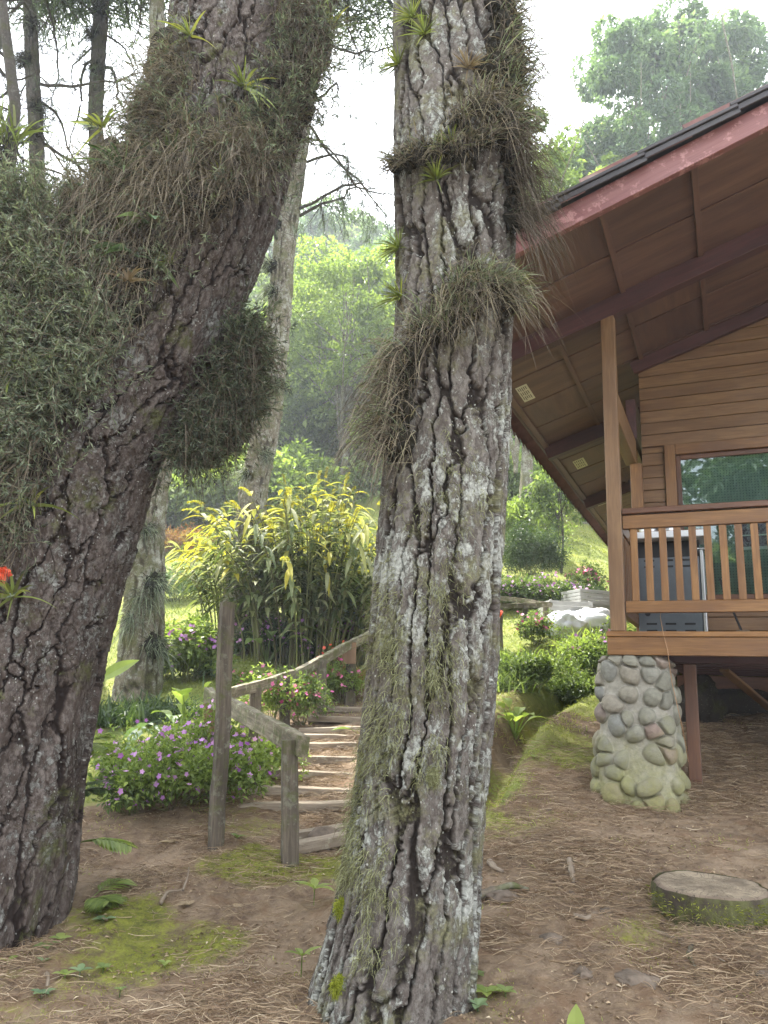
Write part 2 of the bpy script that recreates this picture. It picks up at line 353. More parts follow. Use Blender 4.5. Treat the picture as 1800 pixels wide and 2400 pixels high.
lm('brom', [(0, (.1, .07, .03)), (.3, (.14, .17, .05)), (.7, (.24, .3, .07)), (1, (.42, .42, .1))], tr=.3)
lm('dead', [(0, (.14, .09, .05)), (1, (.4, .31, .2))], tr=.2, rough=.8)
lm('fuzz', [(0, (.018, .016, .012)), (.6, (.05, .045, .03)), (1, (.12, .11, .06))], tr=.05, rough=.95, spec=.1)
lm('moss_hang', [(0, (.1, .095, .05)), (.5, (.22, .22, .12)), (1, (.36, .37, .22))], tr=.25, rough=.95, spec=.1)
lm('moss_bright', [(0, (.08, .095, .012)), (.5, (.21, .24, .03)), (1, (.38, .4, .06))], tr=.2, rough=.95, spec=.1)
lm('needle', [(0, (.025, .04, .018)), (.6, (.07, .1, .045)), (1, (.14, .19, .08))], tr=.25, rough=.5)
lm('litter', [(0, (.1, .06, .04)), (.4, (.24, .16, .098)), (.75, (.4, .3, .19)), (1, (.58, .48, .35))], tr=.05, rough=.7)
lm('grass', [(0, (.09, .12, .026)), (.5, (.22, .26, .06)), (1, (.4, .42, .12))], tr=.4)
lm('flower_purple', [(0, (.33, .1, .42)), (1, (.7, .38, .75))], tr=.3)
lm('flower_pink', [(0, (.6, .06, .3)), (1, (.85, .3, .5))], tr=.3)
lm('flower_red', [(0, (.6, .05, .03)), (1, (.85, .2, .1))], tr=.3)
lm('flower_blue', [(0, (.2, .3, .6)), (1, (.5, .6, .85))], tr=.3)
lm('leaf_red', [(0, (.14, .04, .02)), (.5, (.25, .12, .05)), (1, (.35, .3, .1))], tr=.3)
lm('stemmat', [(0, (.08, .07, .03)), (1, (.22, .24, .08))], tr=0, rough=.7)
SKYL = [(0, (.05, .04, .03)), (1, (.1, .09, .07))]
# ------------------------------------------------------------------ terrain
CT = [ # u, v, Y, grass, moss
 (0,2400,3.85,0,.55),(250,2390,3.8,0,.3),(450,2400,3.8,0,.1),(700,2400,3.75,0,.3),(900,2400,3.75,0,.5),(1150,2395,3.72,0,.5),(1400,2400,3.7,0,.1),(1800,2400,3.7,0,.1),
 (60,2230,4.6,0,.5),(300,2250,4.45,.05,.8),(500,2200,4.7,.05,.8),(330,2150,5.0,.05,.9),(600,2300,4.2,0,.0),(640,2150,4.95,0,.0),(480,2110,5.2,0,.1),(300,2060,5.5,0,.15),
 (680,2040,5.8,.05,.9),(560,2050,5.75,.05,1.),(600,2010,5.95,.1,.9),(520,1990,6.1,0,.3),(400,2010,6.0,0,.1),(250,1960,6.4,0,.1),(300,1900,6.9,0,.1),
 (1200,2200,4.3,0,.35),(1750,2300,3.95,0,.2),(1780,2180,4.3,0,.35),(1500,2180,4.4,0,.6),(1400,2120,4.65,0,.3),(1650,2100,4.65,0,.3),(1300,2000,5.2,0,0),(1150,2060,5.0,0,.1),(1780,1980,5.3,0,.0),
 (1500,1900,6.15,0,0),(1300,1860,6.5,0,.1),(1200,1900,6.2,.1,.5),(1100,1950,5.8,.1,.5),(1750,1820,6.6,0,0),(1600,1890,6.2,0,0),(1700,1740,7.4,0,0),(1780,1690,8.2,0,0),(1700,1650,9.2,0,0),(1400,1700,8.3,.2,.3),
 (1320,1760,7.5,.45,.8),(1180,1860,6.6,.75,.9),(1130,1930,6.05,.6,.9),(1250,1740,7.8,.8,1.),(1340,1660,9.3,.9,.7),(1420,1640,10.,.9,.4),(1160,1720,8.1,.2,.2),(1180,1640,9.1,.6,.4),
 (700,1985,6.25,0,.1),(720,1905,7.0,0,.1),(740,1820,8.0,0,.0),(770,1740,9.3,0,.0),(810,1690,10.4,.1,.0),(830,1650,11.6,.3,.1),(850,1560,13.5,.7,.1),
 (600,1900,6.9,.25,.5),(560,1800,8.,.5,.4),(620,1960,6.5,.3,.6),
 (220,1870,7.2,.9,.2),(210,1750,8.7,1,.1),(260,1690,9.8,1,.1),(400,1700,9.6,1,.1),(480,1600,11.4,1,.1),(600,1560,12.3,1,.1),(300,1600,12.2,1,.1),
 (560,1480,14.5,1,.1),(700,1490,14.5,1,.1),(860,1450,15.5,1,.1),(400,1420,17.5,1,.1),(400,1330,22,1,0),(400,1262,26,1,0),(600,1350,22,1,0),(100,1300,24,1,0),(-300,1400,20,1,0),(-300,1700,10,1,0),
 (1170,1600,10.0,1,.2),(1260,1560,11.3,1,.2),(1380,1560,11.6,1,.2),(1180,1480,13,1,.2),(1350,1470,13.3,1,.2),(1180,1420,14.8,1,.2),(1300,1395,15.6,1,.1),(1200,1375,16.,1,.1),(1300,1340,17.5,1,.1),
 (1380,1280,20,1,.1),(1300,1262,21,1,0),(1300,1240,22.5,1,0),(1300,1150,27,1,0),(1000,1300,20,1,0),(1000,1180,27,1,0),(1700,1560,15,1,0),(1700,1450,20,1,0)]
WP, WG = [], []
for u, v, Y, g, m in CT: WP.append(at(u, v, Y)); WG.append((g, m))
for p, g in [((-9,33,9.6),1),((0,32,10.8),1),((10,34,13),1),((22,30,12),1),((-25,30,8),1),((-30,45,17),1),((-14,45,19),1),((0,47,21),1),((14,45,22),1),((30,45,22),1),((-30,80,40),1),((0,80,43),1),((35,80,42),1),
             ((-15,10,1.3),1),((-25,0,-1),1),((9,5,.7),0),((10,10,1.9),.5),((20,12,3),1),((20,0,.3),1),((0,0,0),0),((-4,0,-.1),0),((4,0,0),0),((0,-8,-1),0),((-15,-10,-2),1),((15,-10,-1),1),((-5,5,.3),.3),((-6,7,.7),.8),
             ((-80,60,25),1),((80,60,28),1),((-80,0,0),1),((80,0,2),1),((0,-60,-5),1),((0,150,60),1)]:
    WP.append(np.array(p, float)); WG.append((g, 0))
WP = np.array(WP); WG = np.array(WG)
_D = np.linalg.norm(WP[:, None, :2]-WP[None, :, :2], axis=2)
_n = len(WP); _A = np.zeros((_n+3, _n+3)); _A[:_n, :_n] = -_D+np.eye(_n)*.02; _A[:_n, _n] = 1; _A[:_n, _n+1:] = WP[:, :2]; _A[_n:, :_n] = _A[:_n, _n:].T
_w = np.linalg.solve(_A, np.concatenate([WP[:, 2], [0, 0, 0]]))
DITCH = np.array([at(1120,1870,6.5), at(1150,1810,7.2), at(1200,1720,8.1), at(1270,1655,9.2), at(1340,1625,10.2)])[:, :2]
def seg_dist(x, y, L_):
    best = np.full(x.shape, 1e9)
    for p, q in zip(L_[:-1], L_[1:]):
        d = q-p; t = np.clip(((x-p[0])*d[0]+(y-p[1])*d[1])/(d@d), 0, 1); best = np.minimum(best, np.hypot(x-p[0]-t*d[0], y-p[1]-t*d[1]))
    return best
def H0(x, y):
    x = np.asarray(x, float); y = np.asarray(y, float); sh = x.shape; x = x.ravel(); y = y.ravel(); out = np.zeros(len(x))
    for s in range(0, len(x), 60000):
        xs = x[s:s+60000]; ys = y[s:s+60000]
        d = np.hypot(xs[:, None]-WP[None, :, 0], ys[:, None]-WP[None, :, 1]); out[s:s+60000] = -d @ _w[:_n]+_w[_n]+_w[_n+1]*xs+_w[_n+2]*ys
    return out.reshape(sh)
def H(x, y):
    x = np.asarray(x, float); y = np.asarray(y, float); z = H0(x, y); p = np.stack([x, y, np.zeros_like(x)], -1)
    near = np.exp(-((x**2+(y-5)**2)/300.))
    far = sstep(24, 45, y)
    z = z+(fbm(p*.9, 3, 1)-.5)*.12*near+(fbm(p*.22, 4, 2)-.5)*(.25*(1-near)+3.5*far)
    dd = seg_dist(x, y, DITCH); z = z-.36*np.exp(-(dd/.17)**2)+.05*np.exp(-((dd-.36)/.15)**2)
    return z
def MASK(x, y):
    x = np.asarray(x, float).ravel(); y = np.asarray(y, float).ravel(); out = np.zeros((len(x), 2))
    for s in range(0, len(x), 60000):
        d2 = (x[s:s+60000, None]-WP[None, :, 0])**2+(y[s:s+60000, None]-WP[None, :, 1])**2
        w = 1/(d2+.02)**2; w /= w.sum(1, keepdims=True); out[s:s+60000] = w @ WG
    return out
def warp(n, a, b, c0, s):  # dense near c0
    t = np.linspace(np.arcsinh((a-c0)/s), np.arcsinh((b-c0)/s), n); return np.sinh(t)*s+c0
gx = warp(620, -58, 58, .3, 1.6); gy = warp(760, -40, 76, 4.6, 1.8)
X_, Y_ = np.meshgrid(gx, gy); Z_ = H(X_, Y_)
pp = np.stack([X_, Y_, Z_*0], -1); near = np.exp(-((X_**2+(Y_-5)**2)/60.))
mk = MASK(X_, Y_); g_ = mk[:, 0].reshape(X_.shape); m_ = mk[:, 1].reshape(X_.shape)
# clods, soil crumbs and worn hollows on bare soil
Z_ = Z_+near*(1-g_)*((fbm(pp*5, 4, 9)-.5)*.085+(np.abs(fbm(pp*16, 3, 12)-.5))*.055)+near*m_*(fbm(pp*11, 3, 15))*.025
mb = MB(); ny, nx = X_.shape; i = np.arange(ny-1)[:, None]*nx; j = np.arange(nx-1)[None]
Fq = np.stack([i+j, i+j+1, i+j+1+nx, i+j+nx], -1).reshape(-1, 4)
Vg = np.stack([X_, Y_, Z_], -1).reshape(-1, 3)
mb.add(Vg, Fq, g_.ravel(), 0, np.stack([g_, m_, near], -1).reshape(-1, 3))
t = NT('ground of soil, litter, moss and lawn'); o_ = t.obj(); lc = t.attr('lc', True)
sx = t.n('ShaderNodeSeparateXYZ'); t.set(sx, 'Vector', lc); gg, mm = sx.outputs[0], sx.outputs[1]
n1 = t.noise(o_, 2.2, 8, .65); n2 = t.noise(o_, 14, 8, .7); n3 = t.noise(o_, 70, 5, .7)
soil = t.mix(t.rng(n2, .35, .65), (.1, .066, .045), (.235, .17, .108)); soil = t.mix(t.rng(n1, .45, .62, 0, .7), soil, (.3, .225, .155)); soil = t.mix(t.rng(n3, .55, .72, 0, .6), soil, (.33, .25, .19))
soil = t.mix(t.rng(t.noise(o_, 5.3, 6, .6), .5, .62, 0, .6), soil, (.17, .105, .062))
peb = t.rng(t.vor(o_, 38, 'F1'), .1, .06); soil = t.mix(t.math('MULTIPLY', peb, t.rng(n2, .5, .56)), soil, (.38, .33, .27))
moss = t.mix(t.rng(n2, .35, .6), (.06, .065, .018), (.2, .21, .035)); moss = t.mix(t.rng(n3, .45, .7, 0, .5), moss, (.28, .27, .07))
mf = t.rng(t.math('ADD', t.math('MULTIPLY', mm, .62), t.math('ADD', t.math('MULTIPLY', n1, .55), t.math('ADD', t.math('MULTIPLY', n2, .45), t.math('MULTIPLY', n3, .35)))), 1.0, 1.16)
gr = t.mix(t.rng(n2, .3, .65), (.1, .13, .035), (.22, .25, .06)); gr = t.mix(t.rng(t.noise(o_, .9, 6, .7), .45, .62, 0, .7), gr, (.26, .24, .09)); gr = t.mix(t.rng(n3, .6, .8, 0, .5), gr, (.33, .3, .14))
gf = t.rng(t.math('ADD', gg, t.math('MULTIPLY', t.math('SUBTRACT', n2, .5), 1.1)), .4, .62)
col = t.mix(mf, soil, moss); col = t.mix(gf, col, gr)
bh = t.math('ADD', n2, t.math('MULTIPLY', n3, .35))
M['ground'] = t.end(t.pbsdf(col, .93, t.bump(bh, .035, .8), Specular_IOR_Level=.2))
tag(mb.build('ground', M['ground'], smooth=True), 'sloping garden ground of brown soil, moss and lawn', None, None, 'structure')
def on(x, y, dz=0.): return np.array([x, y, float(H(np.array([x]), np.array([y]))[0])+dz])
def gat(u, v, Y, dz=0.):  # world x,y under that pixel at that distance, dropped on the ground
    p = at(u, v, Y); return on(p[0], p[1], dz)
def hit(u, v, y0=3., y1=60.):  # ground point seen at a pixel
    ys = np.linspace(y0, y1, 1200); r = ray(u, v); P = EYE+np.outer(ys/r[1], r); z = H(P[:, 0], P[:, 1]); k = np.argmax(z > P[:, 2])
    return np.array([P[k, 0], P[k, 1], z[k]]) if k > 0 else gat(u, v, 10)
# ------------------------------------------------------------------ cabin
AZ = .4248; CP = np.array([1.991, 6.384, 0]); AV = np.array([math.cos(AZ), -math.sin(AZ), 0]); BV = np.array([math.sin(AZ), math.cos(AZ), 0]); ZV = np.array([0, 0, 1.])
W = lambda a_, b_, z_: CP+a_*AV+b_*BV+np.array([0, 0, z_])
S_, Z0 = .336, 5.04; SV = unit(AV+S_*ZV); NV = np.cross(SV, BV); NV = NV if NV[2] > 0 else -NV; ZD = 2.025; RA = 5.2; BE = 10.5
rz = lambda a_: Z0+S_*a_
cab = thing('cabin', 'stained timber cabin on stone piers with a wide panelled roof overhang and porch', 'cabin', W(0, 0, .7))
def abox(mb, a0, a1, b0, b1, z0, z1, grain='a', bev=.004, v=.5, mi=0):
    c = W((a0+a1)/2, (b0+b1)/2, (z0+z1)/2); ax = {'a': AV*(a1-a0)/2, 'b': BV*(b1-b0)/2, 'z': ZV*(z1-z0)/2}
    o3 = [ax[grain]]+[ax[k] for k in 'abz' if k != grain]; obox(mb, c, *o3, bev=bev, a=v, mi=mi)
def sbox(mb, a0, a1, b0, b1, d0, d1, grain='b', bev=.002):   # box lying along the roof slope; d = offset along normal from soffit plane
    c = W((a0+a1)/2, (b0+b1)/2, rz((a0+a1)/2))+NV*(d0+d1)/2; la = (a1-a0)/2*math.hypot(1, S_)
    X, Yv = (BV*(b1-b0)/2, SV*la) if grain == 'b' else (SV*la, BV*(b1-b0)/2)
    obox(mb, c, X, Yv, NV*(d1-d0)/2, bev)
# soffit panels, each plywood sheet with a groove round it
mb = MB(); bs = [-1.42]+[-.7+.707*k for k in range(0, 17)]; as_ = [-1.2+.66*k for k in range(0, 11)]
for b0, b1 in zip(bs[:-1], bs[1:]):
    for a0, a1 in zip(as_[:-1], as_[1:]):
        if a1 > RA: continue
        sbox(mb, a0+.008, a1-.008, b0+.014, b1-.014, -.012, .0, 'a' if rng.random() < .8 else 'b', .002)
soff = mb.build('soffit', M['ply'], cab)
mb = MB(); sbox(mb, -1.22, RA, -1.44, BE, .002, .012); mb.build('ceiling_lining', M['redbeam'], cab)
mb = MB()
for a0 in as_[1:]: 
    if a0 < RA: sbox(mb, a0-.022, a0+.022, -1.42, BE, -.034, -.0125, 'b')
sbox(mb, -1.235, -1.17, -1.42, BE, -.045, -.0125, 'b'); mb.build('batten', M['ply'], cab)
for b0 in (0., 2.86, 5.72, 8.58):
    mb = MB(); sbox(mb, -1.235, RA, b0-.055, b0+.055, -.19, -.013, 'a', .004); mb.build('rafter', M['redbeam'], cab)
mb = MB(); sbox(mb, .0, RA, 1.46, 1.515, -.15, -.013, 'a', .004); mb.build('rafter', M['redbeam'], cab)
mb = MB(); sbox(mb, -1.31, RA, -1.5, -1.44, -.13, .05, 'a', .004); mb.build('fascia', M['fascia'], cab)
mb = MB(); sbox(mb, -1.24, RA, -1.439, -1.405, -.10, .0, 'a', .003); mb.build('inner_fascia', M['redbeam'], cab)
mb = MB(); sbox(mb, -1.262, -1.236, -1.42, BE, -.055, .0, 'b', .003); mb.build('gutter_board', M['redbeam'], cab)
# roof sheet: corrugated across b, stepped down the slope, sawtooth ends at the eave
mb = MB(); nb = 2680; bb = np.linspace(-1.56, BE, nb); av = []; dv = []
stepL = .74
for k in range(10):
    a0 = -1.42+k*stepL; a1 = a0+stepL
    if a1 > RA+.1: a1 = RA+.1
    av += [a0, a0+.004, a1]; dv += [.045+.03, .09+.03, .055+.03] if k else [-.03, .06, .035]
    if a1 >= RA: break
av = np.array(av); dv = np.array(dv); tri = np.abs(((bb/.24) % 1)-.5)*2*.16
Vt = []
for a0, d0 in zip(av, dv): Vt.append((W(0, 0, 0)+np.outer(np.full(nb, a0), AV)+np.outer(bb, BV)+np.outer(np.full(nb, rz(a0)), ZV)+np.outer(d0+tri-.03, NV)))
low = [p-NV*.02 for p in Vt]; na = len(Vt); Vt = np.concatenate(Vt+low)
i = np.arange(na-1)[:, None]*nb; j = np.arange(nb-1)[None]; q = np.stack([i+j, i+j+1, i+j+1+nb, i+j+nb], -1).reshape(-1, 4); o2 = na*nb
rim = np.concatenate([np.stack([np.arange(nb-1), np.arange(nb-1)+1, np.arange(nb-1)+1+o2, np.arange(nb-1)+o2], 1),
                      np.stack([np.arange(na-1)*nb, np.arange(1, na)*nb, np.arange(1, na)*nb+o2, np.arange(na-1)*nb+o2], 1)])
mb.add(Vt, [q, q[:, ::-1]+o2, rim]); mb.build('roof', M['sheet'], cab)
mb = MB()   # dark lapped verge tiles seen over the fascia
for k in range(11):
    a0 = -1.4+k*.62
    if a0+.66 > RA: break
    p0 = W(a0, -1.5, rz(a0))+NV*.115; p1 = W(a0+.66, -1.5, rz(a0+.66))+NV*.085; beam(mb, p0, p1, .16, .028, NV, .004)
    beam(mb, p0+NV*(-.04)-BV*.055, p1+NV*(-.035)-BV*.055, .02, .045, NV, .003)
mb.build('verge_tiles', M['roof'], cab)
# other slope of the roof, beyond the ridge
mb = MB(); c = W(RA+3.2, 4.5, rz(RA)-3.2*S_+.06); SV2 = unit(AV-S_*ZV); obox(mb, c, BV*6, SV2*3.4, np.cross(BV, SV2)*.05); mb.build('roof', M['sheet'], cab)
# posts
def post(a_, b_, z0, z1, w=.118, mat='wood', d=.105):
    m_b = MB(); abox(m_b, a_-w/2, a_+w/2, b_-d/2, b_+d/2, z0, z1, 'z', .007); return m_b.build('post', M[mat], cab)
o = post(-.02, 0, ZD+.001, rz(-.02)-.185, mat='wood_pale')
post(2.9, 0, ZD+.001, rz(2.9)-.185); post(.03, 1.47, ZD+.001, 3.88)
mb = MB(); abox(mb, -.075, .035, .056, 1.5, 3.881, 4.15, 'b', .006); mb.build('tie_beam', M['wood_pale'], cab)
mb = MB(); abox(mb, -.05, .05, 1.44, BE-.3, 4.16, 4.6, 'b', .006); mb.build('wall_plate', M['redbeam'], cab)
# deck and rim beams
mb = MB(); abox(mb, -.105, 5.2, -.075, -.02, ZD-.19, ZD-.045, 'a', .004); abox(mb, -.11, 5.2, -.085, -.015, ZD-.043, ZD-.001, 'a', .005); mb.build('rim_beam', M['wood'], cab)
mb = MB(); abox(mb, -.105, -.05, -.018, BE-.5, ZD-.19, ZD-.002, 'b', .004); mb.build('rim_beam', M['wood'], cab)
mb = MB()
for k in range(15): abox(mb, -.045, 5.2, -.012+k*.104, .088+k*.104, ZD-.03, ZD-.004, 'a', .003)
mb.build('deck', M['wood_dark'], cab)
mb = MB()
for k in range(7): abox(mb, .25, 5.2, .32+k*.55, .40+k*.55, ZD-.23, ZD-.045, 'a', .004)
mb.build('joist', M['redbeam'], cab)
mb = MB(); abox(mb, -.04, 5.2, 1.55, BE-.5, ZD-.06, ZD-.032, 'a'); mb.build('underfloor', M['redbeam'], cab)
mb = MB(); abox(mb, .2, 5.2, 3.5, 3.62, 1.3, ZD-.24, 'a'); mb.build('skirting_board', M['wood_dark'], cab)
# a second pier under the deck, behind
mb = MB(); abox(mb, .44, .54, .42, .52, .7, ZD-.235, 'z'); mb.build('pier_post', M['wood_dark'], cab)
# front railing
def railing(name, along, c0, c1, n, sl=.068, end=.1):
    r = MB(); A = (lambda m_b, s0, s1, t0, t1, z0, z1, g='s', bev=.004: abox(m_b, s0, s1, t0, t1, z0, z1, 'a' if g == 's' else 'z', bev)) if along == 'a' else \
                 (lambda m_b, s0, s1, t0, t1, z0, z1, g='s', bev=.004: abox(m_b, t0, t1, s0, s1, z0, z1, 'b' if g == 's' else 'z', bev))
    A(r, c0, c1, -.045, .045, ZD+.985, ZD+1.035, bev=.006); root = r.build(name, M['wood_dark'], cab); root['_o'] = cab['_o']
    r = MB(); A(r, c0, c1, -.028, .028, ZD+.86, ZD+.975); o1 = r.build('rail', M['wood'], cab); 
    r = MB(); A(r, c0, c1, -.028, .028, ZD+.155, ZD+.25); o2 = r.build('rail', M['wood'], cab)
    out = [o1, o2]
    x = c0+end*.55
    while x < c1-.03:
        r = MB(); A(r, x, x+.057, -.016, .016, ZD+.251, ZD+.859, 'z', .004); out.append(r.build('baluster', M['wood'], cab)); x += .1145
    for q in out: q.parent = root
    return root
railing('railing', 'a', .045, 2.835, 24)
railing('railing', 'b', .06, 1.41, 11)
# front wall, horizontal lap siding with shadow gaps
WB = 1.53; mb = MB(); zz = ZD-.0
def siding(m_b, a0, a1, z0, z1, b_=WB, hgt=.132):
    z = z0; k = 0
    while z < z1-.01:
        zt = min(z+hgt, z1)
        c = W((a0+a1)/2, b_+.02, (z+zt)/2); tilt = unit(ZV*1.+BV*.06)
        obox(m_b, c, AV*(a1-a0)/2, tilt*(zt-z-.004)/2, np.cross(AV, tilt)*.014, .004, rng.uniform(.35, .65))
        z = zt; k += 1
siding(mb, .085, .30, ZD, 4.07); siding(mb, .31, 5.2, ZD, 2.40); 
z = 4.08; 
while z < 5.9:
    a0 = max(.085, (z-Z0+.05)/S_); siding(mb, a0 if z > 4.7 else .085, 5.2, z, z+.132); z += .132
mb.build('wall', M['wood_pale'], cab)
mb = MB(); abox(mb, .09, 5.15, WB+.05, WB+.08, ZD, 2.44, 'a'); abox(mb, .09, .305, WB+.05, WB+.08, 2.44, 4.1, 'a'); mb.build('wall_backing', M['wood_dark'], cab)
mb = MB()   # side wall along b
z = ZD
while z < 4.3:
    c = W(-.0, (WB+BE)/2, z+.066); tilt = unit(ZV+AV*.06); obox(mb, c, BV*(BE-WB-.6)/2, tilt*.064, np.cross(BV, tilt)*.014, .004, rng.random()); z += .132
mb.build('wall', M['wood'], cab)
# windows
def window(a0, a1, z0, z1, first):
    fr = MB(); w = .105; t0, t1 = WB-.045, WB+.03
    abox(fr, a0, a0+w, t0, t1, z0, z1, 'z', .005); abox(fr, a0+w+.001, a1, t0+.002, t1, z1-.11, z1, 'a', .005); abox(fr, a0+w+.001, a1, t0+.002, t1, z0, z0+.06, 'a', .005)
    abox(fr, a1-.0, a1+w, t0, t1, z0, z1, 'z', .005)
    f = fr.build('window', M['wood'], cab); f['_o'] = cab['_o']
    sf = MB(); i0 = a0+w+.002; i1 = a1-.001
    abox(sf, i0, i0+.045, WB-.01, WB+.03, z0+.061, z1-.111, 'z', .004); abox(sf, i0+.046, i1, WB-.008, WB+.03, z1-.16, z1-.112, 'a', .004); abox(sf, i0+.046, i1, WB-.008, WB+.03, z0+.062, z0+.11, 'a', .004)
    mid = (i0+i1)/2
    for mm_ in (mid-.0,): abox(sf, mm_-.035, mm_+.035, WB-.012, WB+.028, z0+.111, z1-.161, 'z', .004)
    s = sf.build('sash', M['wood_dark'], cab); s.parent = f
    g = MB(); abox(g, i0+.03, i1-.01, WB+.006, WB+.011, z0+.08, z1-.13, 'a', .001); go = g.build('pane', M['glass'], cab); go.parent = f
    bp = MB(); abox(bp, i0, i1, WB+.075, WB+.082, z0+.06, z1-.11, 'a', .001); bo = bp.build('perforated_backboard', M['peg'], cab); bo.parent = f
t = NT('window glass'); gl = t.n('ShaderNodeBsdfGlossy'); gl.inputs['Roughness'].default_value = .015; gl.inputs['Color'].default_value = (.9, .95, .95, 1)
tr = t.n('ShaderNodeBsdfTransparent'); tr.inputs['Color'].default_value = (.8, .86, .84, 1); fz = t.n('ShaderNodeFresnel'); fz.inputs['IOR'].default_value = 1.9
nn = t.noise(t.obj(), 1.7, 2); bmp = t.bump(nn, .01, .15); t.set(gl, 'Normal', bmp)
ms = t.n('ShaderNodeMixShader'); t.t.links.new(fz.outputs[0], ms.inputs[0]); t.t.links.new(tr.outputs[0], ms.inputs[1]); t.t.links.new(gl.outputs[0], ms.inputs[2]); M['glass'] = t.end(ms.outputs[0])
t = NT('green perforated board'); lc = t.attr('lc', True); x_ = t.n('ShaderNodeVectorMath', operation='SCALE'); t.set(x_, 'Vector', lc); x_.inputs['Scale'].default_value = 1/.028
fr_ = t.n('ShaderNodeVectorMath', operation='FRACTION'); t.t.links.new(x_.outputs[0], fr_.inputs[0]); sp = t.n('ShaderNodeSeparateXYZ'); t.t.links.new(fr_.outputs[0], sp.inputs[0])
# hole grid in the two in-plane coordinates (x = along a, z = up)
dx = t.math('SUBTRACT', sp.outputs[0], .5); dz = t.math('SUBTRACT', sp.outputs[2], .5); dd = t.math('SQRT', t.math('ADD', t.math('MULTIPLY', dx, dx), t.math('MULTIPLY', dz, dz)))
col = t.mix(t.rng(dd, .17, .13), t.mix(t.rng(t.noise(t.obj(), 3, 3), .3, .7), (.24, .32, .28), (.32, .4, .35)), (.02, .03, .03)); M['peg'] = t.end(t.pbsdf(col, .7))
window(.31, 2.3, 2.40, 4.07, True); window(2.6, 4.7, 2.40, 4.07, False)
mb = MB(); abox(mb, 2.41, 2.6, WB, WB+.04, 2.4, 4.08, 'z'); mb.build('wall_panel', M['wood'], cab)
# notices stuck to the soffit boards
def notice(a0, b0, w, h):
    root = MB(); sbox(root, a0-w/2, a0+w/2, b0-h/2, b0+h/2, -.0165, -.0135, 'b', .0005); r = root.build('paper_notice', M['paper'], cab); r.parent = soff
    r2 = MB()
    for k in range(3):
        for q in range(5):
            x0 = a0-w*.38+q*w*.16; L_ = h*.25*rng.uniform(.7, 1); yb = b0-h*.42+k*h*.29; sbox(r2, x0, x0+w*.07, yb, yb+L_, -.0172, -.0167, 'b', .0001)
    x = r2.build('printed_text', M['ink'], cab); x.parent = soff
notice(-1.05, 1.09, .12, .42); notice(-.97, 3.98, .15, .4); notice(-1.02, 6.2, .16, .45)
# rounded cobble stones in mortar: one tapering pier
def stone_pier(cx, cy, z0, z1, r0, r1, seed=3):
    nt, nzr = 420, 420; th = np.linspace(0, 2*np.pi, nt, endpoint=False); z = np.linspace(0, 1, nzr); T, Zr = np.meshgrid(th, z)
    e = .55; sq = (np.abs(np.cos(T))**(2/e)+np.abs(np.sin(T))**(2/e))**(-e/2)
    Hh = z1-z0; R0 = (r0+(r1-r0)*Zr**.8)*sq; per = 2*np.pi*(r0+r1)/2*1.07
    u = T/(2*np.pi)*13; v_ = Zr*Hh/(per/13)*.95
    wx = u+(vnoise(np.stack([np.cos(T)*2, np.sin(T)*2, Zr*5], -1), 4)-.5)*.5; wy = v_+(vnoise(np.stack([np.cos(T)*2, np.sin(T)*2, Zr*5], -1), 5)-.5)*.6
    F1, F2, cid = worley(wx, wy, 13, seed, .8); e1 = F2-F1
    # each stone shrinks by its own amount, leaving mortar around it
    sz = .10+.28*((cid*7.3) % 1); Rr_ = .44+.16*((cid*7.3) % 1); ee = np.clip(1-(F1/Rr_)**2, 0, 1)**.5*sstep(-.02, .16, e1); st = sstep(.05, .5, ee)
    dome = ee*(.04+.03*((cid*3.7) % 1))
    P = np.stack([np.cos(T)*R0*9, np.sin(T)*R0*9, Zr*Hh*9], -1)
    r = R0+dome+(fbm(P, 4, 6)-.5)*.02+(fbm(P*3, 3, 8)-.5)*.008
    lo = sstep(.07, 0, Zr)*(vnoise(np.stack([np.cos(T)*3, np.sin(T)*3, Zr*0], -1), 14))*.06; r = r-lo
    top = sstep(.955, 1., Zr); r = r-top*.05
    V = np.stack([cx+np.cos(T-AZ)*r, cy+np.sin(T-AZ)*r, z0+Zr*Hh+top*0], -1)
    m_b = MB(); i = np.arange(nzr-1)[:, None]*nt; j = np.arange(nt)[None]; k = (j+1) % nt; q = np.stack([i+j, i+k, i+k+nt, i+j+nt], -1).reshape(-1, 4)
    m_b.add(V.reshape(-1, 3), [q, (np.arange(nt)+(nzr-1)*nt)[None]], st.ravel(), 0, np.stack([cid, Zr, st], -1).reshape(-1, 3))
    t = NT('river cobbles in mortar'); lc = t.attr('lc', True); s = t.n('ShaderNodeSeparateXYZ'); t.set(s, 'Vector', lc)
    stone = t.ramp(s.outputs[0], [(0, (.19, .185, .15)), (.3, (.24, .23, .18)), (.6, (.25, .22, .175)), (.7, (.24, .17, .14)), (.78, (.2, .2, .18)), (1, (.29, .27, .21))])
    nn = t.noise(t.obj(), 26, 7, .7); stone = t.mix(t.rng(nn, .35, .7, 0, .8), stone, t.mix(1., stone, (.55, .55, .52), 'MULTIPLY'))
    mort = t.mix(t.rng(nn, .3, .7), (.22, .205, .17), (.34, .32, .27)); col = t.mix(t.rng(s.outputs[2], .25, .6), mort, stone)
    gz = t.rng(t.math('ADD', s.outputs[1], t.math('MULTIPLY', t.math('SUBTRACT', t.noise(t.obj(), 6, 6, .7), .5), 1.3)), .62, .05, 0, .75)
    col = t.mix(gz, col, t.mix(t.rng(nn, .3, .7), (.13, .13, .035), (.27, .26, .09)))
    mat = t.end(t.pbsdf(col, .85, t.bump(t.math('ADD', nn, t.noise(t.obj(), 90, 4, .7)), .006, .7)))
    return m_b.build('stone_pier', mat, cab, smooth=True)
pb = at(1513, 1885, 6.42); pbase = float(H(np.array([pb[0]]), np.array([pb[1]]))[0])
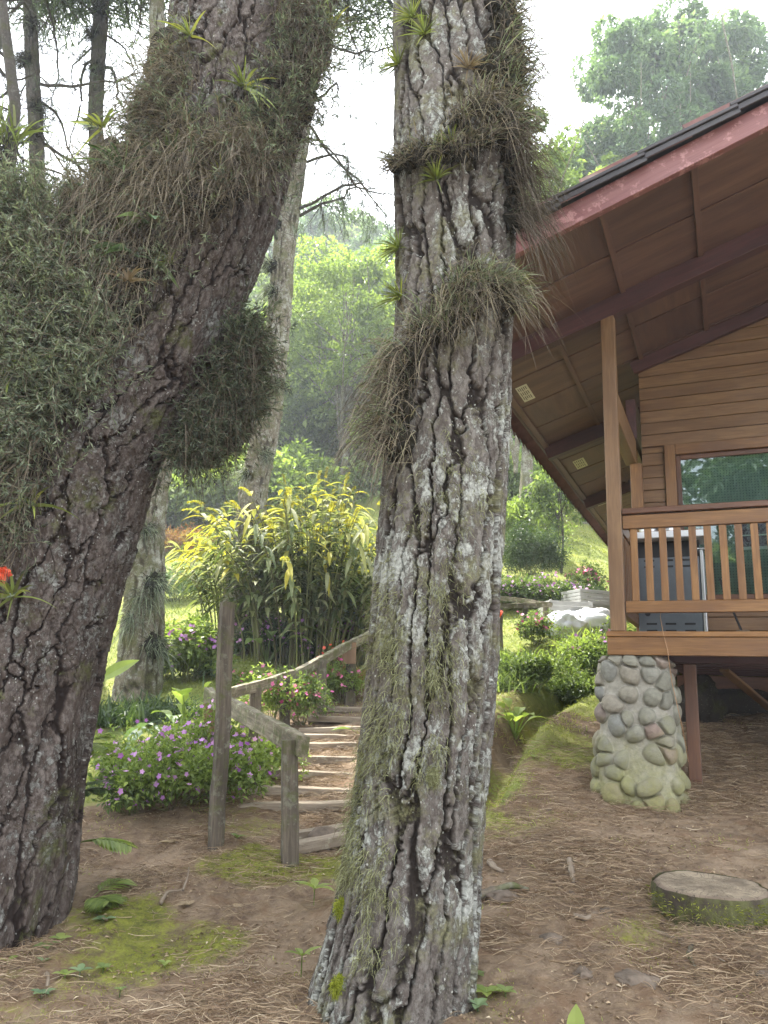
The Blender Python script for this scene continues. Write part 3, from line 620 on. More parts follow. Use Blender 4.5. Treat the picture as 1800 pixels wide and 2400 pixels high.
stone_pier(pb[0], pb[1]+.1, pbase-.12, ZD-.195, .335, .255)
# things on the porch
st = thing('stove', 'back of a grey steel stove with vent slots standing behind the porch balusters', 'stove', W(.33, 1.2, ZD))
mb = MB(); abox(mb, .03, .6, 1.10, 1.46, ZD+.01, ZD+.80, 'z', .006); mb.build('body', M['steel'], st)
mb = MB(); abox(mb, .03, .6, 1.18, 1.46, ZD+.801, ZD+.97, 'z', .004); mb.build('oven_recess', M['blacksteel'], st)
for zz in (.09, .155, .70, .76):
    for k in range(3):
        mb = MB(); x0 = .10+k*.17; abox(mb, x0, x0+.095, 1.094, 1.102, ZD+zz, ZD+zz+.018, 'a', .003); mb.build('vent_slot', M['blacksteel'], st)
mb = MB(); tube(mb, [W(.115, 1.094, ZD+.26), W(.115, 1.105, ZD+.26)], .025, 14); mb.build('gas_inlet', M['blacksteel'], st)
mb = MB(); abox(mb, .605, .632, 1.09, 1.47, ZD+.01, ZD+.86, 'z', .004); mb.build('side_trim', M['alu'], st)
mb = MB(); abox(mb, .55, .66, 1.08, 1.12, ZD+.861, ZD+.875, 'a', .003); mb.build('side_trim', M['alu'], st)
wt = thing('worktop', 'white counter top resting on the steel stove behind the railing', 'counter', W(.3, 1.2, ZD+.97))
mb = MB(); abox(mb, .0, .66, 1.02, 1.47, ZD+.975, ZD+1.04, 'a', .008); mb.build('counter_slab', M['white'], wt)
mb = MB(); abox(mb, .02, .64, 1.1, 1.4, ZD+1.041, ZD+1.06, 'a', .003); mb.build('chopping_board', M['wood'], wt)
mb = MB()
for k, (a0, hh) in enumerate([(.14, .10), (.33, .13)]):
    P = [W(a0, 1.25, ZD+1.0605), W(a0, 1.25, ZD+1.064), W(a0, 1.25, ZD+1.07+hh*.7), W(a0, 1.25, ZD+1.06+hh)]; tube(mb, P, [.05, .085, .09, .075], 20)
tag(mb.build('steel_pots', M['alu'], loc=W(.2, 1.25, ZD+1.06)), 'pair of dull steel pots on the white porch counter', 'pots')
po = thing('poster', 'purple and white picture poster behind the lower window glass', 'poster', W(1.05, WB+.06, ZD+1))
mb = MB(); abox(mb, .94, 1.24, WB+.062, WB+.066, ZD+.93, ZD+1.33, 'z', .0005); mb.build('sheet', M['white'], po)
t = NT('poster picture'); v = t.noise(t.obj(), 22, 4, .8); M['pic'] = t.end(t.pbsdf(t.ramp(v, [(0, (.03, .02, .04)), (.45, (.16, .06, .14)), (.55, (.45, .35, .45)), (.65, (.1, .05, .1)), (1, (.7, .6, .65))]), .4))
for k in range(2):
    for q in range(3):
        mb = MB(); abox(mb, .955+k*.14, 1.085+k*.14, WB+.058, WB+.061, ZD+.96+q*.12, ZD+1.065+q*.12, 'z', .0004); mb.build('picture', M['pic'], po)
mb = MB(); tube(mb, [W(.68, 1.3, ZD+.01), W(.6, 1.36, ZD+.5), W(.54, 1.42, ZD+.92)], .012, 8); 
br = thing('broom', 'thin dark broom handle leaning against the stove', 'broom', W(.68, 1.3, ZD)); 
mb = MB(); tube(mb, [W(.92, 1.2, ZD+.1), W(.76, 1.4, ZD+.62)], .011, 8); mb.build('handle', M['blacksteel'], br)
mb = MB(); abox(mb, .87, .99, 1.15, 1.2, ZD+.002, ZD+.11, 'z', .01); mb.build('brush', M['rootwood'], br)
mb = MB(); tube(mb, [W(.33, .3, ZD+.3), W(.3, .12, ZD+.14), W(.33, -.09, ZD+.0), W(.36, -.10, ZD-.15), W(.38, -.09, ZD-.4), W(.44, -.06, ZD-.75), W(.46, .1, ZD-1.0)], .0028, 6)
tag(mb.build('wire', M['blackcable'], loc=W(.33, 0, ZD)), 'thin copper wire trailing down over the deck beam beside the stone pier', 'wire')
# ------------------------------------------------------------------ pine trunks in the foreground
class Trunk:
    def __init__(s, ctrl, ztop_pts, name, label, mat, nth, ds, bark, seed):
        # ctrl: (u, v, Y, halfwidth px) of the axis in the picture plane, turned into metres
        C = []; Rr = []
        for u, v, Y, hw in ctrl: p = at(u, v, Y); C.append(p); Rr.append(hw*depth(p)/F)
        C = C+[np.array(p[:3], float) for p in ztop_pts]; Rr = Rr+[p[3] for p in ztop_pts]
        o = np.argsort([p[2] for p in C]); C = np.array(C)[o]; Rr = np.array(Rr)[o]; s.C0, s.R0 = C, Rr
        s.ctrl_v = [c[1] for c in ctrl]
        zs = [C[0, 2]]; 
        while zs[-1] < C[-1, 2]:
            zs.append(zs[-1]+(ds if zs[-1] < 6.4 else ds*4 if zs[-1] < 8 else .3))
        zs = np.minimum(np.array(zs), C[-1, 2]); s.zs = zs
        def smooth(y):  # Catmull-like: piecewise cubic through the control points
            z = C[:, 2]; m = np.gradient(y, z); k = np.clip(np.searchsorted(z, zs)-1, 0, len(z)-2); h = z[k+1]-z[k]; t_ = (zs-z[k])/h
            return (2*t_**3-3*t_**2+1)*y[k]+(t_**3-2*t_**2+t_)*h*m[k]+(-2*t_**3+3*t_**2)*y[k+1]+(t_**3-t_**2)*h*m[k+1]
        s.x, s.y, s.r = smooth(C[:, 0]), smooth(C[:, 1]), smooth(Rr)
        th = np.arange(nth)/nth*2*np.pi; T, Zg = np.meshgrid(th, zs); R = np.repeat(s.r[:, None], nth, 1)
        ax = np.stack([s.x, s.y, zs], 1); Tn = unit(np.gradient(ax, axis=0)); S = unit(np.cross(Tn, np.array([0, 1., 0]))); U = np.cross(S, Tn)
        arc = np.concatenate([[0], np.cumsum(np.linalg.norm(np.diff(ax, axis=0), axis=1))])
        rm = np.median(s.r[zs < 6.4]); pN = np.stack([np.cos(T)*rm, np.sin(T)*rm, np.repeat(arc[:, None], nth, 1)], -1)
        hgt, plate = bark(T, pN, rm, zs, seed)
        lob = (fbm(np.stack([np.cos(T)*1.6, np.sin(T)*1.6, Zg*.35], -1), 3, seed+3)-.5)*.16
        g0 = zs[0]; flare = np.exp(-np.maximum(zs-g0-.15, 0)/.35)[:, None]*(.10+.22*(fbm(np.stack([np.cos(T)*2.2, np.sin(T)*2.2, Zg*.3], -1), 2, seed+9)-.35))
        rr = R*(1+lob+flare)+hgt
        V = ax[:, None]+rr[..., None]*(np.cos(T)[..., None]*S[:, None]-np.sin(T)[..., None]*U[:, None]*-1)
        m_b = MB(); n = len(zs); i = np.arange(n-1)[:, None]*nth; j = np.arange(nth)[None]; k = (j+1) % nth
        q = np.stack([i+j, i+k, i+k+nth, i+j+nth], -1).reshape(-1, 4)
        m_b.add(V.reshape(-1, 3), [q], plate.ravel(), 0, pN.reshape(-1, 3))
        s.base = V[0].mean(0); s.root = thing(name, label, 'tree', s.base); s.obj = m_b.build('trunk', mat, s.root, smooth=True)
        s.grid = V; s.nth = nth; s.cen = ax
    def surf(s, u, v, lift=0.):
        """point of the bark facing the camera near pixel (u, v), and outward direction"""
        if not hasattr(s, 'pu'):
            s.Vf = s.grid[::6, ::6].reshape(-1, 3); s.Cf = np.repeat(s.cen[::6], s.grid[::6, ::6].shape[1], 0); s.pu, s.pv = px(s.Vf); s.dp = depth(s.Vf)
        d = np.hypot(s.pu-u, s.pv-v); near_ = d < d.min()+14; k = np.where(near_)[0]; k = k[np.argmin(s.dp[k])]
        o = unit(s.Vf[k]-s.Cf[k]); return s.Vf[k]+o*lift, o
def terrace(n, k, sharp=.25):
    q = n*k; f = np.floor(q); return (f+sstep(.5-sharp, .5+sharp, q-f))/k
def furrow(p, sc, seed, w, octv=3):
    n = fbm(p*np.array(sc), octv, seed, .45)-.5; return sstep(w*.15, w, np.abs(n))
def bark_plates(T, p, rm, zs, seed):
    """pine bark in long flat plates split by narrow jagged vertical fissures"""
    per = 2*np.pi*rm/.105; u = T/(2*np.pi)*round(per); arc = p[..., 2]
    w1 = fbm(p*np.array([2.2, 2.2, 1.6]), 3, seed)-.5; w2 = fbm(p*np.array([9, 9, 13]), 4, seed+1, .62)-.5; w3 = fbm(p*np.array([30, 30, 38]), 3, seed+15, .6)-.5
    F1, F2, c = worley(u+w1*1.7+w2*.6+w3*.3, arc/.95+w2*.5, None, seed, 1.); wd = .07+.24*vnoise(p*np.array([4, 4, 2.2]), seed+31); big = sstep(wd*.35, wd, F2-F1)
    f1, f2, c2 = worley(u*1.9+w1*3+w2*1.7+w3*.6, arc/.28+w2*1.2, None, seed+2, 1.); sm = sstep(.0, .075, f2-f1); on_ = sstep(.35, .6, vnoise(p*np.array([5, 5, 2.5]), seed+33)); sm = 1-(1-sm)*on_
    g1, g2, c3 = worley(u*5.5+w2*5+w3*2, arc/.045+w2*5+w3*2, None, seed+4, 1.); ge = sstep(0, .1, g2-g1)
    n = fbm(p*np.array([34, 34, 26]), 4, seed+7, .6)-.5; wear = fbm(p*np.array([6, 6, 3]), 3, seed+8)
    hgt = .036*(big-1)+.012*(sm-1)*big+.011*(c-.5)*big+.007*(c2-.5)*on_+(.006*(c3-.5)+.0025*(ge-1))*sstep(.4, .6, wear)+.010*n+.010*w2
    return hgt, np.clip(big*(.3+.7*sm)*(.75+.25*c2)*(1-.25*(1-ge))+n*.35, 0, 1)
def bark_scales(T, p, rm, zs, seed):
    """scaly bark: overlapping ragged flakes in rows following the lean, with long furrows between"""
    per = round(2*np.pi*rm/.075); u = T/(2*np.pi)*per; arc = p[..., 2]
    w1 = fbm(p*2.4, 3, seed)-.5; w2 = fbm(p*np.array([9, 9, 11]), 4, seed+1, .62)-.5; w3 = fbm(p*np.array([30, 30, 34]), 3, seed+15, .6)-.5
    sh = arc*1.3
    D1, D2, cd = worley(u/2.1+sh*.6+w1*1.3+w2*.55+w3*.2, arc/.7+w2*.6, None, seed+8, 1.); wd = .05+.12*vnoise(p*np.array([4, 4, 3]), seed+31); deep = sstep(wd*.2, wd, D2-D1)
    F1, F2, c = worley(u+sh+w1*2+w2*1.6+w3*.6, arc/.15+w2*1.5+w3*.4, None, seed, 1.); e = sstep(.0, .10, F2-F1)
    f1, f2, c2 = worley(u*2.4+sh*2+w2*3.4+w3*1.4, arc/.055+w2*3+w3, None, seed+2, 1.); e2 = sstep(0, .12, f2-f1)
    n = fbm(p*np.array([34, 34, 30]), 4, seed+7, .6)-.5; low = sstep(2.3, 1.1, zs)[:, None]
    fold = (1-sstep(0, .10, np.abs(fbm(p*np.array([3.1, 3.1, .42]), 3, seed+11)-.5)))*.05*low
    hgt = (.016*(c-.5)+.010*(e-1)+.010*(c2-.5)+.004*(e2-1))*(1-.45*low)+.028*(deep-1)+.010*n+.010*w2-fold
    return hgt, np.clip(deep*(.4+.6*e)*(.55+.45*e2)*(.65+.35*c2)*(1-.5*low*sstep(.42, .55, vnoise(p*2.2, 5)))+n*.35, 0, 1)
RT = Trunk([(905,2470,3.95,200),(925,2300,3.95,178),(950,2150,3.95,166),(968,2000,3.96,158),(990,1800,3.97,152),(1008,1600,3.98,152),(1022,1400,4.0,151),(1036,1200,4.02,146),(1052,1000,4.05,142),(1062,800,4.08,140),(1068,600,4.1,142),(1066,400,4.12,146),(1058,200,4.15,136),(1050,0,4.18,132)],
           [(1.1,4.3,8.5,.33),(1.2,4.4,12,.27),(1.0,4.6,17,.17),(.9,4.6,21,.05)],
           'pine_tree', 'large upright pine with furrowed grey bark spotted with pale lichen, in front of the cabin', M['bark_grey'], 620, .0062, bark_plates, 3)
LE = [(150,2250,300),(170,2100,250),(190,1900,225),(222,1700,200),(258,1500,190),(310,1300,180),(372,1100,172),(448,950,166),(528,800,160),(616,600,158),(672,430,165),(735,200,172),(772,0,178)]
ct = []
for k, (u, v, hw) in enumerate(LE):
    a0 = LE[max(k-1, 0)]; a1 = LE[min(k+1, len(LE)-1)]; lean = math.atan2(a1[0]-a0[0], a0[1]-a1[1]); ct.append((u-hw*math.cos(lean), v-hw*math.sin(lean), 4.85, hw*.97))
ct.insert(0, (-190, 2400, 4.85, 330))
LT = Trunk(ct, [(.2,4.95,8.5,.36),(1.0,5.2,12,.3),(1.4,5.4,17,.18),(1.5,5.5,21,.05)],
           'pine_tree', 'massive leaning pine at the left edge with scaly brown bark and thick epiphyte growth', M['bark_brown'], 700, .0066, bark_scales, 21)
# ------------------------------------------------------------------ trees behind
def poly_branch(p, d, ln, n=7, bend=.25, grav=0.):
    P = [np.array(p, float)]; d = unit(np.array(d, float)); st = ln/n
    for k in range(n):
        d = unit(d+rng.normal(size=3)*bend*.35+np.array([0, 0, grav/n])); P.append(P[-1]+d*st)
    return np.array(P)
def needle_tufts(mb, P, D, n=16, Ln=.16, W=.004, droop=.35, spread=.55, a0=.1, a1=.9):
    m = len(P); Pp = np.repeat(P, n, 0); Dd = unit(np.repeat(unit(D), n, 0)+rand_dir(m*n)*spread)
    Pp = Pp-Dd*0+np.repeat(unit(D), n, 0)*rng.uniform(-.12, .05, (m*n, 1))
    blades(mb, Pp, Dd, Ln*rng.uniform(.6, 1.1, m*n), W, droop, 2, rng.uniform(a0, a1, m*n), tip=.4)
def pine(name, label, path, radii, mat, branches, group=None, nW=.006, tuft_n=14, Ln=.17):
    """path: trunk points; branches: list of (height fraction, azimuth, elevation, length, tufts)"""
    path = np.array(path, float); root = thing(name, label, 'tree', path[0], group); path = np.concatenate([[path[0]*2-path[1]], path]) if False else path; path[0, 2] -= .35
    tt = np.linspace(0, len(path)-1, 60); P = np.stack([np.interp(tt, np.arange(len(path)), path[:, k]) for k in range(3)], 1)
    for _ in range(6): P[1:-1] = (P[:-2]+P[1:-1]*2+P[2:])/4
    Rr = np.interp(tt, np.arange(len(path)), radii); P = P+np.stack([(vnoise(P*.8+9, 1)-.5), (vnoise(P*.8+30, 2)-.5), 0*P[:, 0]], 1)*Rr[:, None]*.5
    # rough bark relief
    nth = 40; nzz = 420; t2 = np.linspace(0, 59, nzz); PP = np.stack([np.interp(t2, np.arange(60), P[:, k]) for k in range(3)], 1); R2 = np.interp(t2, np.arange(60), Rr)
    T = unit(np.gradient(PP, axis=0)); S = unit(np.cross(T, [0, 1., 0])); U = np.cross(S, T); th = np.arange(nth)/nth*2*np.pi
    arc = np.concatenate([[0], np.cumsum(np.linalg.norm(np.diff(PP, axis=0), axis=1))]); TT, AA = np.meshgrid(th, arc)
    q = np.stack([np.cos(TT)*R2[:, None], np.sin(TT)*R2[:, None], AA], -1); f = furrow(q, (14, 14, 1.6), 5, .07); n = fbm(q*np.array([18, 18, 8]), 3, 6)-.5
    rr = R2[:, None]*(1+.12*(f-1)+.3*n); V = PP[:, None]+rr[..., None]*(np.cos(TT)[..., None]*S[:, None]+np.sin(TT)[..., None]*U[:, None])
    mb = MB(); i = np.arange(nzz-1)[:, None]*nth; j = np.arange(nth)[None]; k = (j+1) % nth
    mb.add(V.reshape(-1, 3), [np.stack([i+j, i+k, i+k+nth, i+j+nth], -1).reshape(-1, 4)], np.clip(f+n, 0, 1).ravel(), 0, q.reshape(-1, 3)); mb.build('trunk', mat, root, smooth=True)
    wb = MB(); nb_ = MB()
    for (f_, az, el, ln, nt_) in branches:
        k = int(f_*59); p = P[k]; d = np.array([math.sin(az)*math.cos(el), math.cos(az)*math.cos(el), math.sin(el)])
        B = poly_branch(p, d, ln, 11, .8, -1.3); r0 = min(Rr[k]*.4, .012+ln*.008); tube(wb, B, np.linspace(r0, .008, len(B)), 6)
        tp, td = [], []
        for s_ in range(int(4+ln*4)):
            q = rng.uniform(.25, 1)*(len(B)-1.01); b0 = B[int(q)]; dd = unit(B[int(q)+1]-B[int(q)]+rng.normal(size=3)*.8+np.array([0, 0, -.25]))
            C = poly_branch(b0, dd, rng.uniform(.35, 1.0)*min(1, ln/2.2), 6, .7, -.5); tube(wb, C, np.linspace(.009, .004, len(C)), 4)
            for w_ in range(3):
                e0 = C[rng.integers(2, 7)]; E_ = poly_branch(e0, unit(C[-1]-C[0])+rng.normal(size=3)*.7+np.array([0, 0, -.3]), rng.uniform(.15, .45), 4, .8, -.4); tube(wb, E_, np.linspace(.005, .0025, 5), 3)
                tp.append(E_[-1]); td.append(E_[-1]-E_[-2])
                if rng.random() < .5: tp.append(E_[2]); td.append(E_[3]-E_[2])
            tp.append(C[-1]); td.append(C[-1]-C[-2])
        tp = np.array(tp); td = np.array(td)
        if nt_ < 1: s_ = rng.random(len(tp)) < nt_; tp, td = tp[s_], td[s_]
        if len(tp): needle_tufts(nb_, tp, td, tuft_n, Ln, nW)
    wb.build('limbs', M['bark_dark'], root)
    if nb_.n: nb_.build('needles', M['needle'], root)
    return root, P, Rr
def shade_crown(root, cen, rad, n, mat='needle', Ln=.3, W=.03, name='crown'):
    c = MB(); k = max(12, n//260); cc = rand_dir(k)*rng.uniform(.25, 1, (k, 1))**.5*rad+cen
    idx = rng.integers(0, k, n); P = cc[idx]+rng.normal(size=(n, 3))*np.array([.55, .55, .3]); D = unit(P-cc[idx]+rng.normal(size=(n, 3))*.6+np.array([0, 0, .2]))
    blades(c, P, D, Ln*rng.uniform(.6, 1.2, n), W, .2, 2, rng.random(n), tip=.5); 
    wb = MB()
    for q in cc[:30]:
        B = poly_branch(cen+np.array([0, 0, -rad[2]*.4]), q-cen, np.linalg.norm(q-cen), 5, .3); tube(wb, B, np.linspace(.07, .02, 6), 5)
    wb.build('limbs', M['bark_dark'], root); return c.build(name, M[mat], root)
R_ = random.Random(5)
def rb(n, f0, f1, az0, az1, l0, l1, nt=1., el0=-.3, el1=.5):
    return [(R_.uniform(f0, f1), R_.uniform(az0, az1), R_.uniform(el0, el1), R_.uniform(l0, l1), nt) for _ in range(n)]
pA = gat(88, 1500, 12.); tA = at(78, 0, 12.)
rootA, PA, RA_ = pine('pine_tree', 'thin dark pine trunk wrapped in epiphytes, leftmost against the white sky', [pA, at(95, 700, 12), at(86, 380, 12), at(74, 120, 12), at(66, -120, 12), at(60, -500, 12.3)], [.2, .15, .13, .13, .11, .06], M['bark_dark'],
     rb(13, .45, .95, 0, 6.28, 1.2, 2.8, .45), nW=.005)
pB = gat(222, 1500, 13.)
rootB, PB, RB_ = pine('pine_tree', 'shaggy grey pine trunk against the sky just left of the leaning pine', [pB, at(228, 700, 13), at(225, 300, 13), at(232, 100, 13), at(236, -100, 13), at(240, -500, 13)], [.2, .17, .14, .15, .14, .08], M['bark_dark'],
     rb(14, .5, .95, 0, 6.28, 1.4, 3.0, .45), nW=.005)
pC = gat(560, 1450, 13.5)
rootC, PC, RC_ = pine('pine_tree', 'tall slender pale pine trunk with moss tufts rising between the two big trunks', [pC, at(580, 1250, 13.5), at(600, 1120, 13.5), at(628, 950, 13.5), at(655, 750, 13.5), at(672, 550, 13.5), at(700, 330, 13.5), at(735, 120, 13.5), at(765, -100, 13.5), at(800, -500, 13.8)],
     [.34, .27, .25, .24, .23, .21, .19, .16, .13, .06], M['bark_far'], rb(16, .55, .95, 0, 6.28, 1.5, 3.2, .4)+[(.58, 1.8, .0, 2.6, .8), (.66, 1.5, -.1, 2.4, .9), (.72, 1.9, .1, 2.8, .9), (.8, 1.4, .0, 2.6, 1)], nW=.005)
pD = gat(320, 1560, 11.)
rootD, PD, RD_ = pine('pine_tree', 'mossy trunk hung with bromeliads directly behind the leaning pine', [pD, at(335, 1400, 11), at(350, 1250, 11), at(362, 1100, 11), at(372, 900, 11.2), at(380, 500, 11.4), at(360, -400, 11.6)],
     [.34, .28, .25, .24, .22, .18, .09], M['bark_far'], rb(4, .8, .97, 0, 6.28, 1.0, 1.8, .4), nW=.005)
# a bare twiggy pine branch hanging between the two trunks
pE = gat(-140, 1400, 9.5)
rootE, PE, RE_ = pine('pine_tree', 'dark pine at the far left edge with drooping twiggy branches', [pE, at(-120, 700, 9.5), at(-60, 300, 9.5), at(-20, 60, 9.5), at(10, -300, 9.5), at(30, -700, 9.5)], [.25, .2, .2, .18, .14, .06], M['bark_dark'],
     rb(9, .35, .8, .3, 2.6, 1.2, 2.8, .4), nW=.004)
CW = SDIR[:2]/SDIR[2]
def over(x, y, h):  # crown position at height h whose shadow falls on x, y
    return np.array([x+CW[0]*h, y+CW[1]*h, h])
shade_crown(rootA, np.array([PA[-1][0], PA[-1][1], 17.]), np.array([3.2, 2.6, 2.2]), 22000)  # unseen pine crowns above the frame, placed and sized to shade the foreground
shade_crown(rootB, np.array([PB[-1][0]+.6, PB[-1][1]+.2, 18.5]), np.array([3.2, 2.7, 2.2]), 22000)
shade_crown(rootC, np.array([PC[-1][0]+.4, PC[-1][1]-.5, 18.5]), np.array([3.8, 3.8, 2.4]), 26000)
shade_crown(rootE, np.array([PE[-1][0], PE[-1][1]+1, 16.5]), np.array([4., 3.6, 2.4]), 26000)
shade_crown(LT.root, np.array([.3, 7.2, 17.5]), np.array([4.2, 4.2, 2.4]), 30000)
shade_crown(RT.root, np.array([1.8, 7.6, 19.]), np.array([4.4, 4.0, 2.4]), 30000)
def broad_tree(name, label, base, hgt, rad, mat, nl, lsz, group=None, trunk_mat='bark_far', lean=(0, 0), low=.35, k=46, clump=.55, wood=.012, cat='tree'):
    base = np.array(base, float); root = thing(name, label, cat, base, group); top = base+np.array([lean[0], lean[1], hgt]); c = base+(top-base)*(low+(1-low)*.55)
    rad = np.array(rad, float); wb = MB(); T = np.array([base+(top-base)*t_+np.array([math.sin(t_*5)*.02*hgt, 0, 0]) for t_ in np.linspace(-.05, .85, 9)]); tube(wb, T, np.linspace(hgt*wood*1.5, hgt*wood*.3, 9), 8)
    cc = rand_dir(k)*rng.uniform(.35, 1, (k, 1))**.6; cc[:, 2] *= 1; cc = c+cc*rad; cs = rng.uniform(.5, 1.1, k)*clump*rad.mean()*.5; ca = rng.random(k)
    for q in cc[:k*2//3]:
        t_ = rng.uniform(.25, .8); p0 = T[0]+(T[-1]-T[0])*t_; B = poly_branch(p0, q-p0, np.linalg.norm(q-p0), 5, .25); tube(wb, B, np.linspace(hgt*wood*.45, hgt*wood*.1, 6), 5)
    wb.build('trunk', M[trunk_mat], root)
    c_ = MB(); idx = rng.integers(0, k, nl); d = rand_dir(nl); P = cc[idx]+d*(cs[idx]*rng.uniform(.5, 1., nl)**.5)[:, None]*np.array([1, 1, .7])
    D = unit(d*.6+rng.normal(size=(nl, 3))*.5+np.array([0, 0, -.25])); N = np.repeat(np.array([[0, 0, 1.]]), nl, 0)+d*.5
    L_ = lsz*rng.uniform(.6, 1.3, nl); leaves(c_, P, D, L_, L_*.55, np.clip(ca[idx]*.55+.45*rng.random(nl), 0, 1), N=N)
    c_.build('crown', M[mat], root); return root
# forest on the hillside
def put(proto, label, loc, rz_, sc, group): o = copy_tree(proto, None, loc, rz_, sc); tag(o, label, group=group); return o
FG = 'trees of the forest on the hillside'; FL = {'leaf_mid': 'mid-green leafy tree crowded among others on the forested hillside', 'leaf_dark': 'dark green leafy tree crowded among others on the forested hillside', 'leaf_blue': 'grey-green leafy tree crowded among others on the forested hillside'}; FGK = lambda m: {'leaf_mid': 'mid-green forest trees', 'leaf_dark': 'dark green forest trees', 'leaf_blue': 'grey-green forest trees'}[m]
# nearer, individually recognisable trees
broad_tree('broadleaf_tree', 'bright lime-green feathery tree on the hill between the two big pines', gat(800, 1130, 30), 10.5, (4.2, 3.4, 4.6), 'leaf_lime', 26000, .2, None, low=.12, k=70)
f1 = broad_tree('broadleaf_tree', FL['leaf_mid'], gat(660, 1000, 38), 9, (3.6, 3.2, 3.8), 'leaf_mid', 13000, .3, FGK('leaf_mid'), low=.1, k=60)
f2 = broad_tree('broadleaf_tree', FL['leaf_dark'], gat(560, 1000, 43), 9, (3.9, 3.2, 3.6), 'leaf_dark', 13000, .32, FGK('leaf_dark'), low=.1, k=60)
f3 = broad_tree('broadleaf_tree', FL['leaf_blue'], gat(1010, 950, 42), 12, (4.4, 4, 5), 'leaf_blue', 13000, .32, FGK('leaf_blue'), low=.15, k=60)
spots = [(480,1020,40,f1,1),(880,960,46,f2,1.1),(740,930,48,f3,1.),(620,900,52,f2,1.1),(520,880,54,f3,1),(420,950,46,f3,1.1),(900,1100,33,f1,.7),(560,1100,32,f2,.55),(470,1090,31,f2,.6),(680,1090,31,f1,.55),
         (300,980,44,f1,1.1),(180,960,42,f2,1.1),(60,960,40,f3,1.2),(-60,980,38,f1,1.2),(30,1060,30,f1,.9),(-80,1080,27,f2,.9),(250,1050,34,f2,.9),(370,1050,35,f1,.85),
         (1120,1000,34,f3,1.),(1230,960,36,f1,1.1),(1320,960,38,f2,1.1),(1180,1060,29,f2,.75),(1290,1080,29,f1,.6),(1440,1000,36,f1,1.1),(1600,1000,38,f3,1.2),(1000,1040,34,f1,.9),(800,880,58,f1,1.2),(950,880,58,f2,1.2),(690,860,62,f2,1.2),(560,860,62,f1,1.1),
         (700,1010,42,f2,.9),(780,980,46,f1,.9),(610,1040,35,f1,.7)]
for k, (u, v, Y, pr, sc) in enumerate(spots):
    km = {f1: 'leaf_mid', f2: 'leaf_dark', f3: 'leaf_blue'}[pr]; put(pr, FL[km], gat(u, v, Y, -.3), k*1.7, sc*rng.uniform(.9, 1.15), FGK(km))
# tall blue-green trees above the cabin roof
t1 = broad_tree('tall_tree', 'big rounded blue-green tree rising above the cabin roof', gat(1560, 1200, 27), 20, (3.3, 3.2, 4.6), 'leaf_blue', 26000, .24, None, 'bark_far', low=.55, k=80, clump=.5, wood=.007)
broad_tree('tall_tree', 'blue-green tree at the right edge above the roof ridge', gat(1840, 1200, 28), 21, (3.6, 3.4, 4.6), 'leaf_blue', 22000, .25, None, 'bark_far', low=.55, k=70, clump=.5, wood=.007)
broad_tree('tall_tree', 'lower dark-green tree left of the rounded one above the roof edge', gat(1400, 1200, 29), 15.5, (2.8, 3., 4.), 'leaf_mid', 18000, .24, None, 'bark_far', low=.45, k=60, clump=.5, wood=.007)
broad_tree('sapling_tree', 'thin sparse sapling with small leaves right beside the upright pine against the sky', gat(1270, 1150, 22), 14.5, (1.7, 1.7, 4.2), 'leaf_mid', 5200, .17, None, 'bark_far', low=.3, k=60, clump=.5, wood=.006)
broad_tree('broadleaf_tree', 'sunlit lime tree directly behind the roof edge', gat(1370, 1150, 24), 12., (2.9, 2.4, 3.6), 'leaf_lime', 20000, .18, None, 'bark_far', low=.4, k=60, clump=.5, wood=.008)
broad_tree('broadleaf_tree', 'yellow-green tree crown low over the roof slope at right', gat(1560, 1150, 25), 14, (3.2, 2.4, 3.6), 'leaf_lime', 20000, .19, None, 'bark_far', low=.45, k=60, clump=.5, wood=.008)
broad_tree('pale_trunk_tree', 'slim tree with a whitish trunk under the eave beside the upright pine', gat(1218, 1170, 19), 12, (1.6, 1.6, 3.), 'leaf_mid', 6000, .16, None, 'bark_far', low=.6, k=30, wood=.011)
for k, (x, y, pr, sc) in enumerate([(-5.5,-7,f1,.85),(-10,-8.5,f2,1.),(-3,-13,f2,1.1),(-13,-3,f3,.9),(-6.5,-14,f3,1.2)]):
    km = {f1: 'leaf_mid', f2: 'leaf_dark', f3: 'leaf_blue'}[pr]; put(pr, ['slender', 'broad', 'leafy', 'low', 'tall', 'outermost'][k]+' garden tree behind the viewer, mirrored in the cabin window', on(x, y, -.3), k*2.1, sc, 'trees mirrored in the cabin window')
# undergrowth covering the slope
n = 120000; x = rng.uniform(-32, 34, n); y = rng.uniform(25.5, 62, n); edge = 25.5+3.*fbm(np.stack([x*.25, x*0, x*0], -1), 3, 4)+np.where(x > 5, -1., 0); keep = y > edge; x, y = x[keep], y[keep]
zz = H(x, y); cl = fbm(np.stack([x*.55, y*.55, x*0], -1), 4, 77); P = np.stack([x, y, zz+rng.uniform(0, 1, len(x))*(.3+3.2*np.clip(cl-.38, 0, 1)*2)], 1)
mb = MB(); L_ = rng.uniform(.18, .42, len(x)); leaves(mb, P, unit(rng.normal(size=P.shape)+np.array([0, -.3, .2])), L_, L_*.6, np.clip((cl-.3)*2+rng.normal(size=len(x))*.15, 0, 1), N=np.repeat(np.array([[0, -.4, 1.]]), len(x), 0))
tag(mb.build('undergrowth', M['leaf_mid']), 'dense green undergrowth covering the forested hillside', 'undergrowth', None, 'stuff')
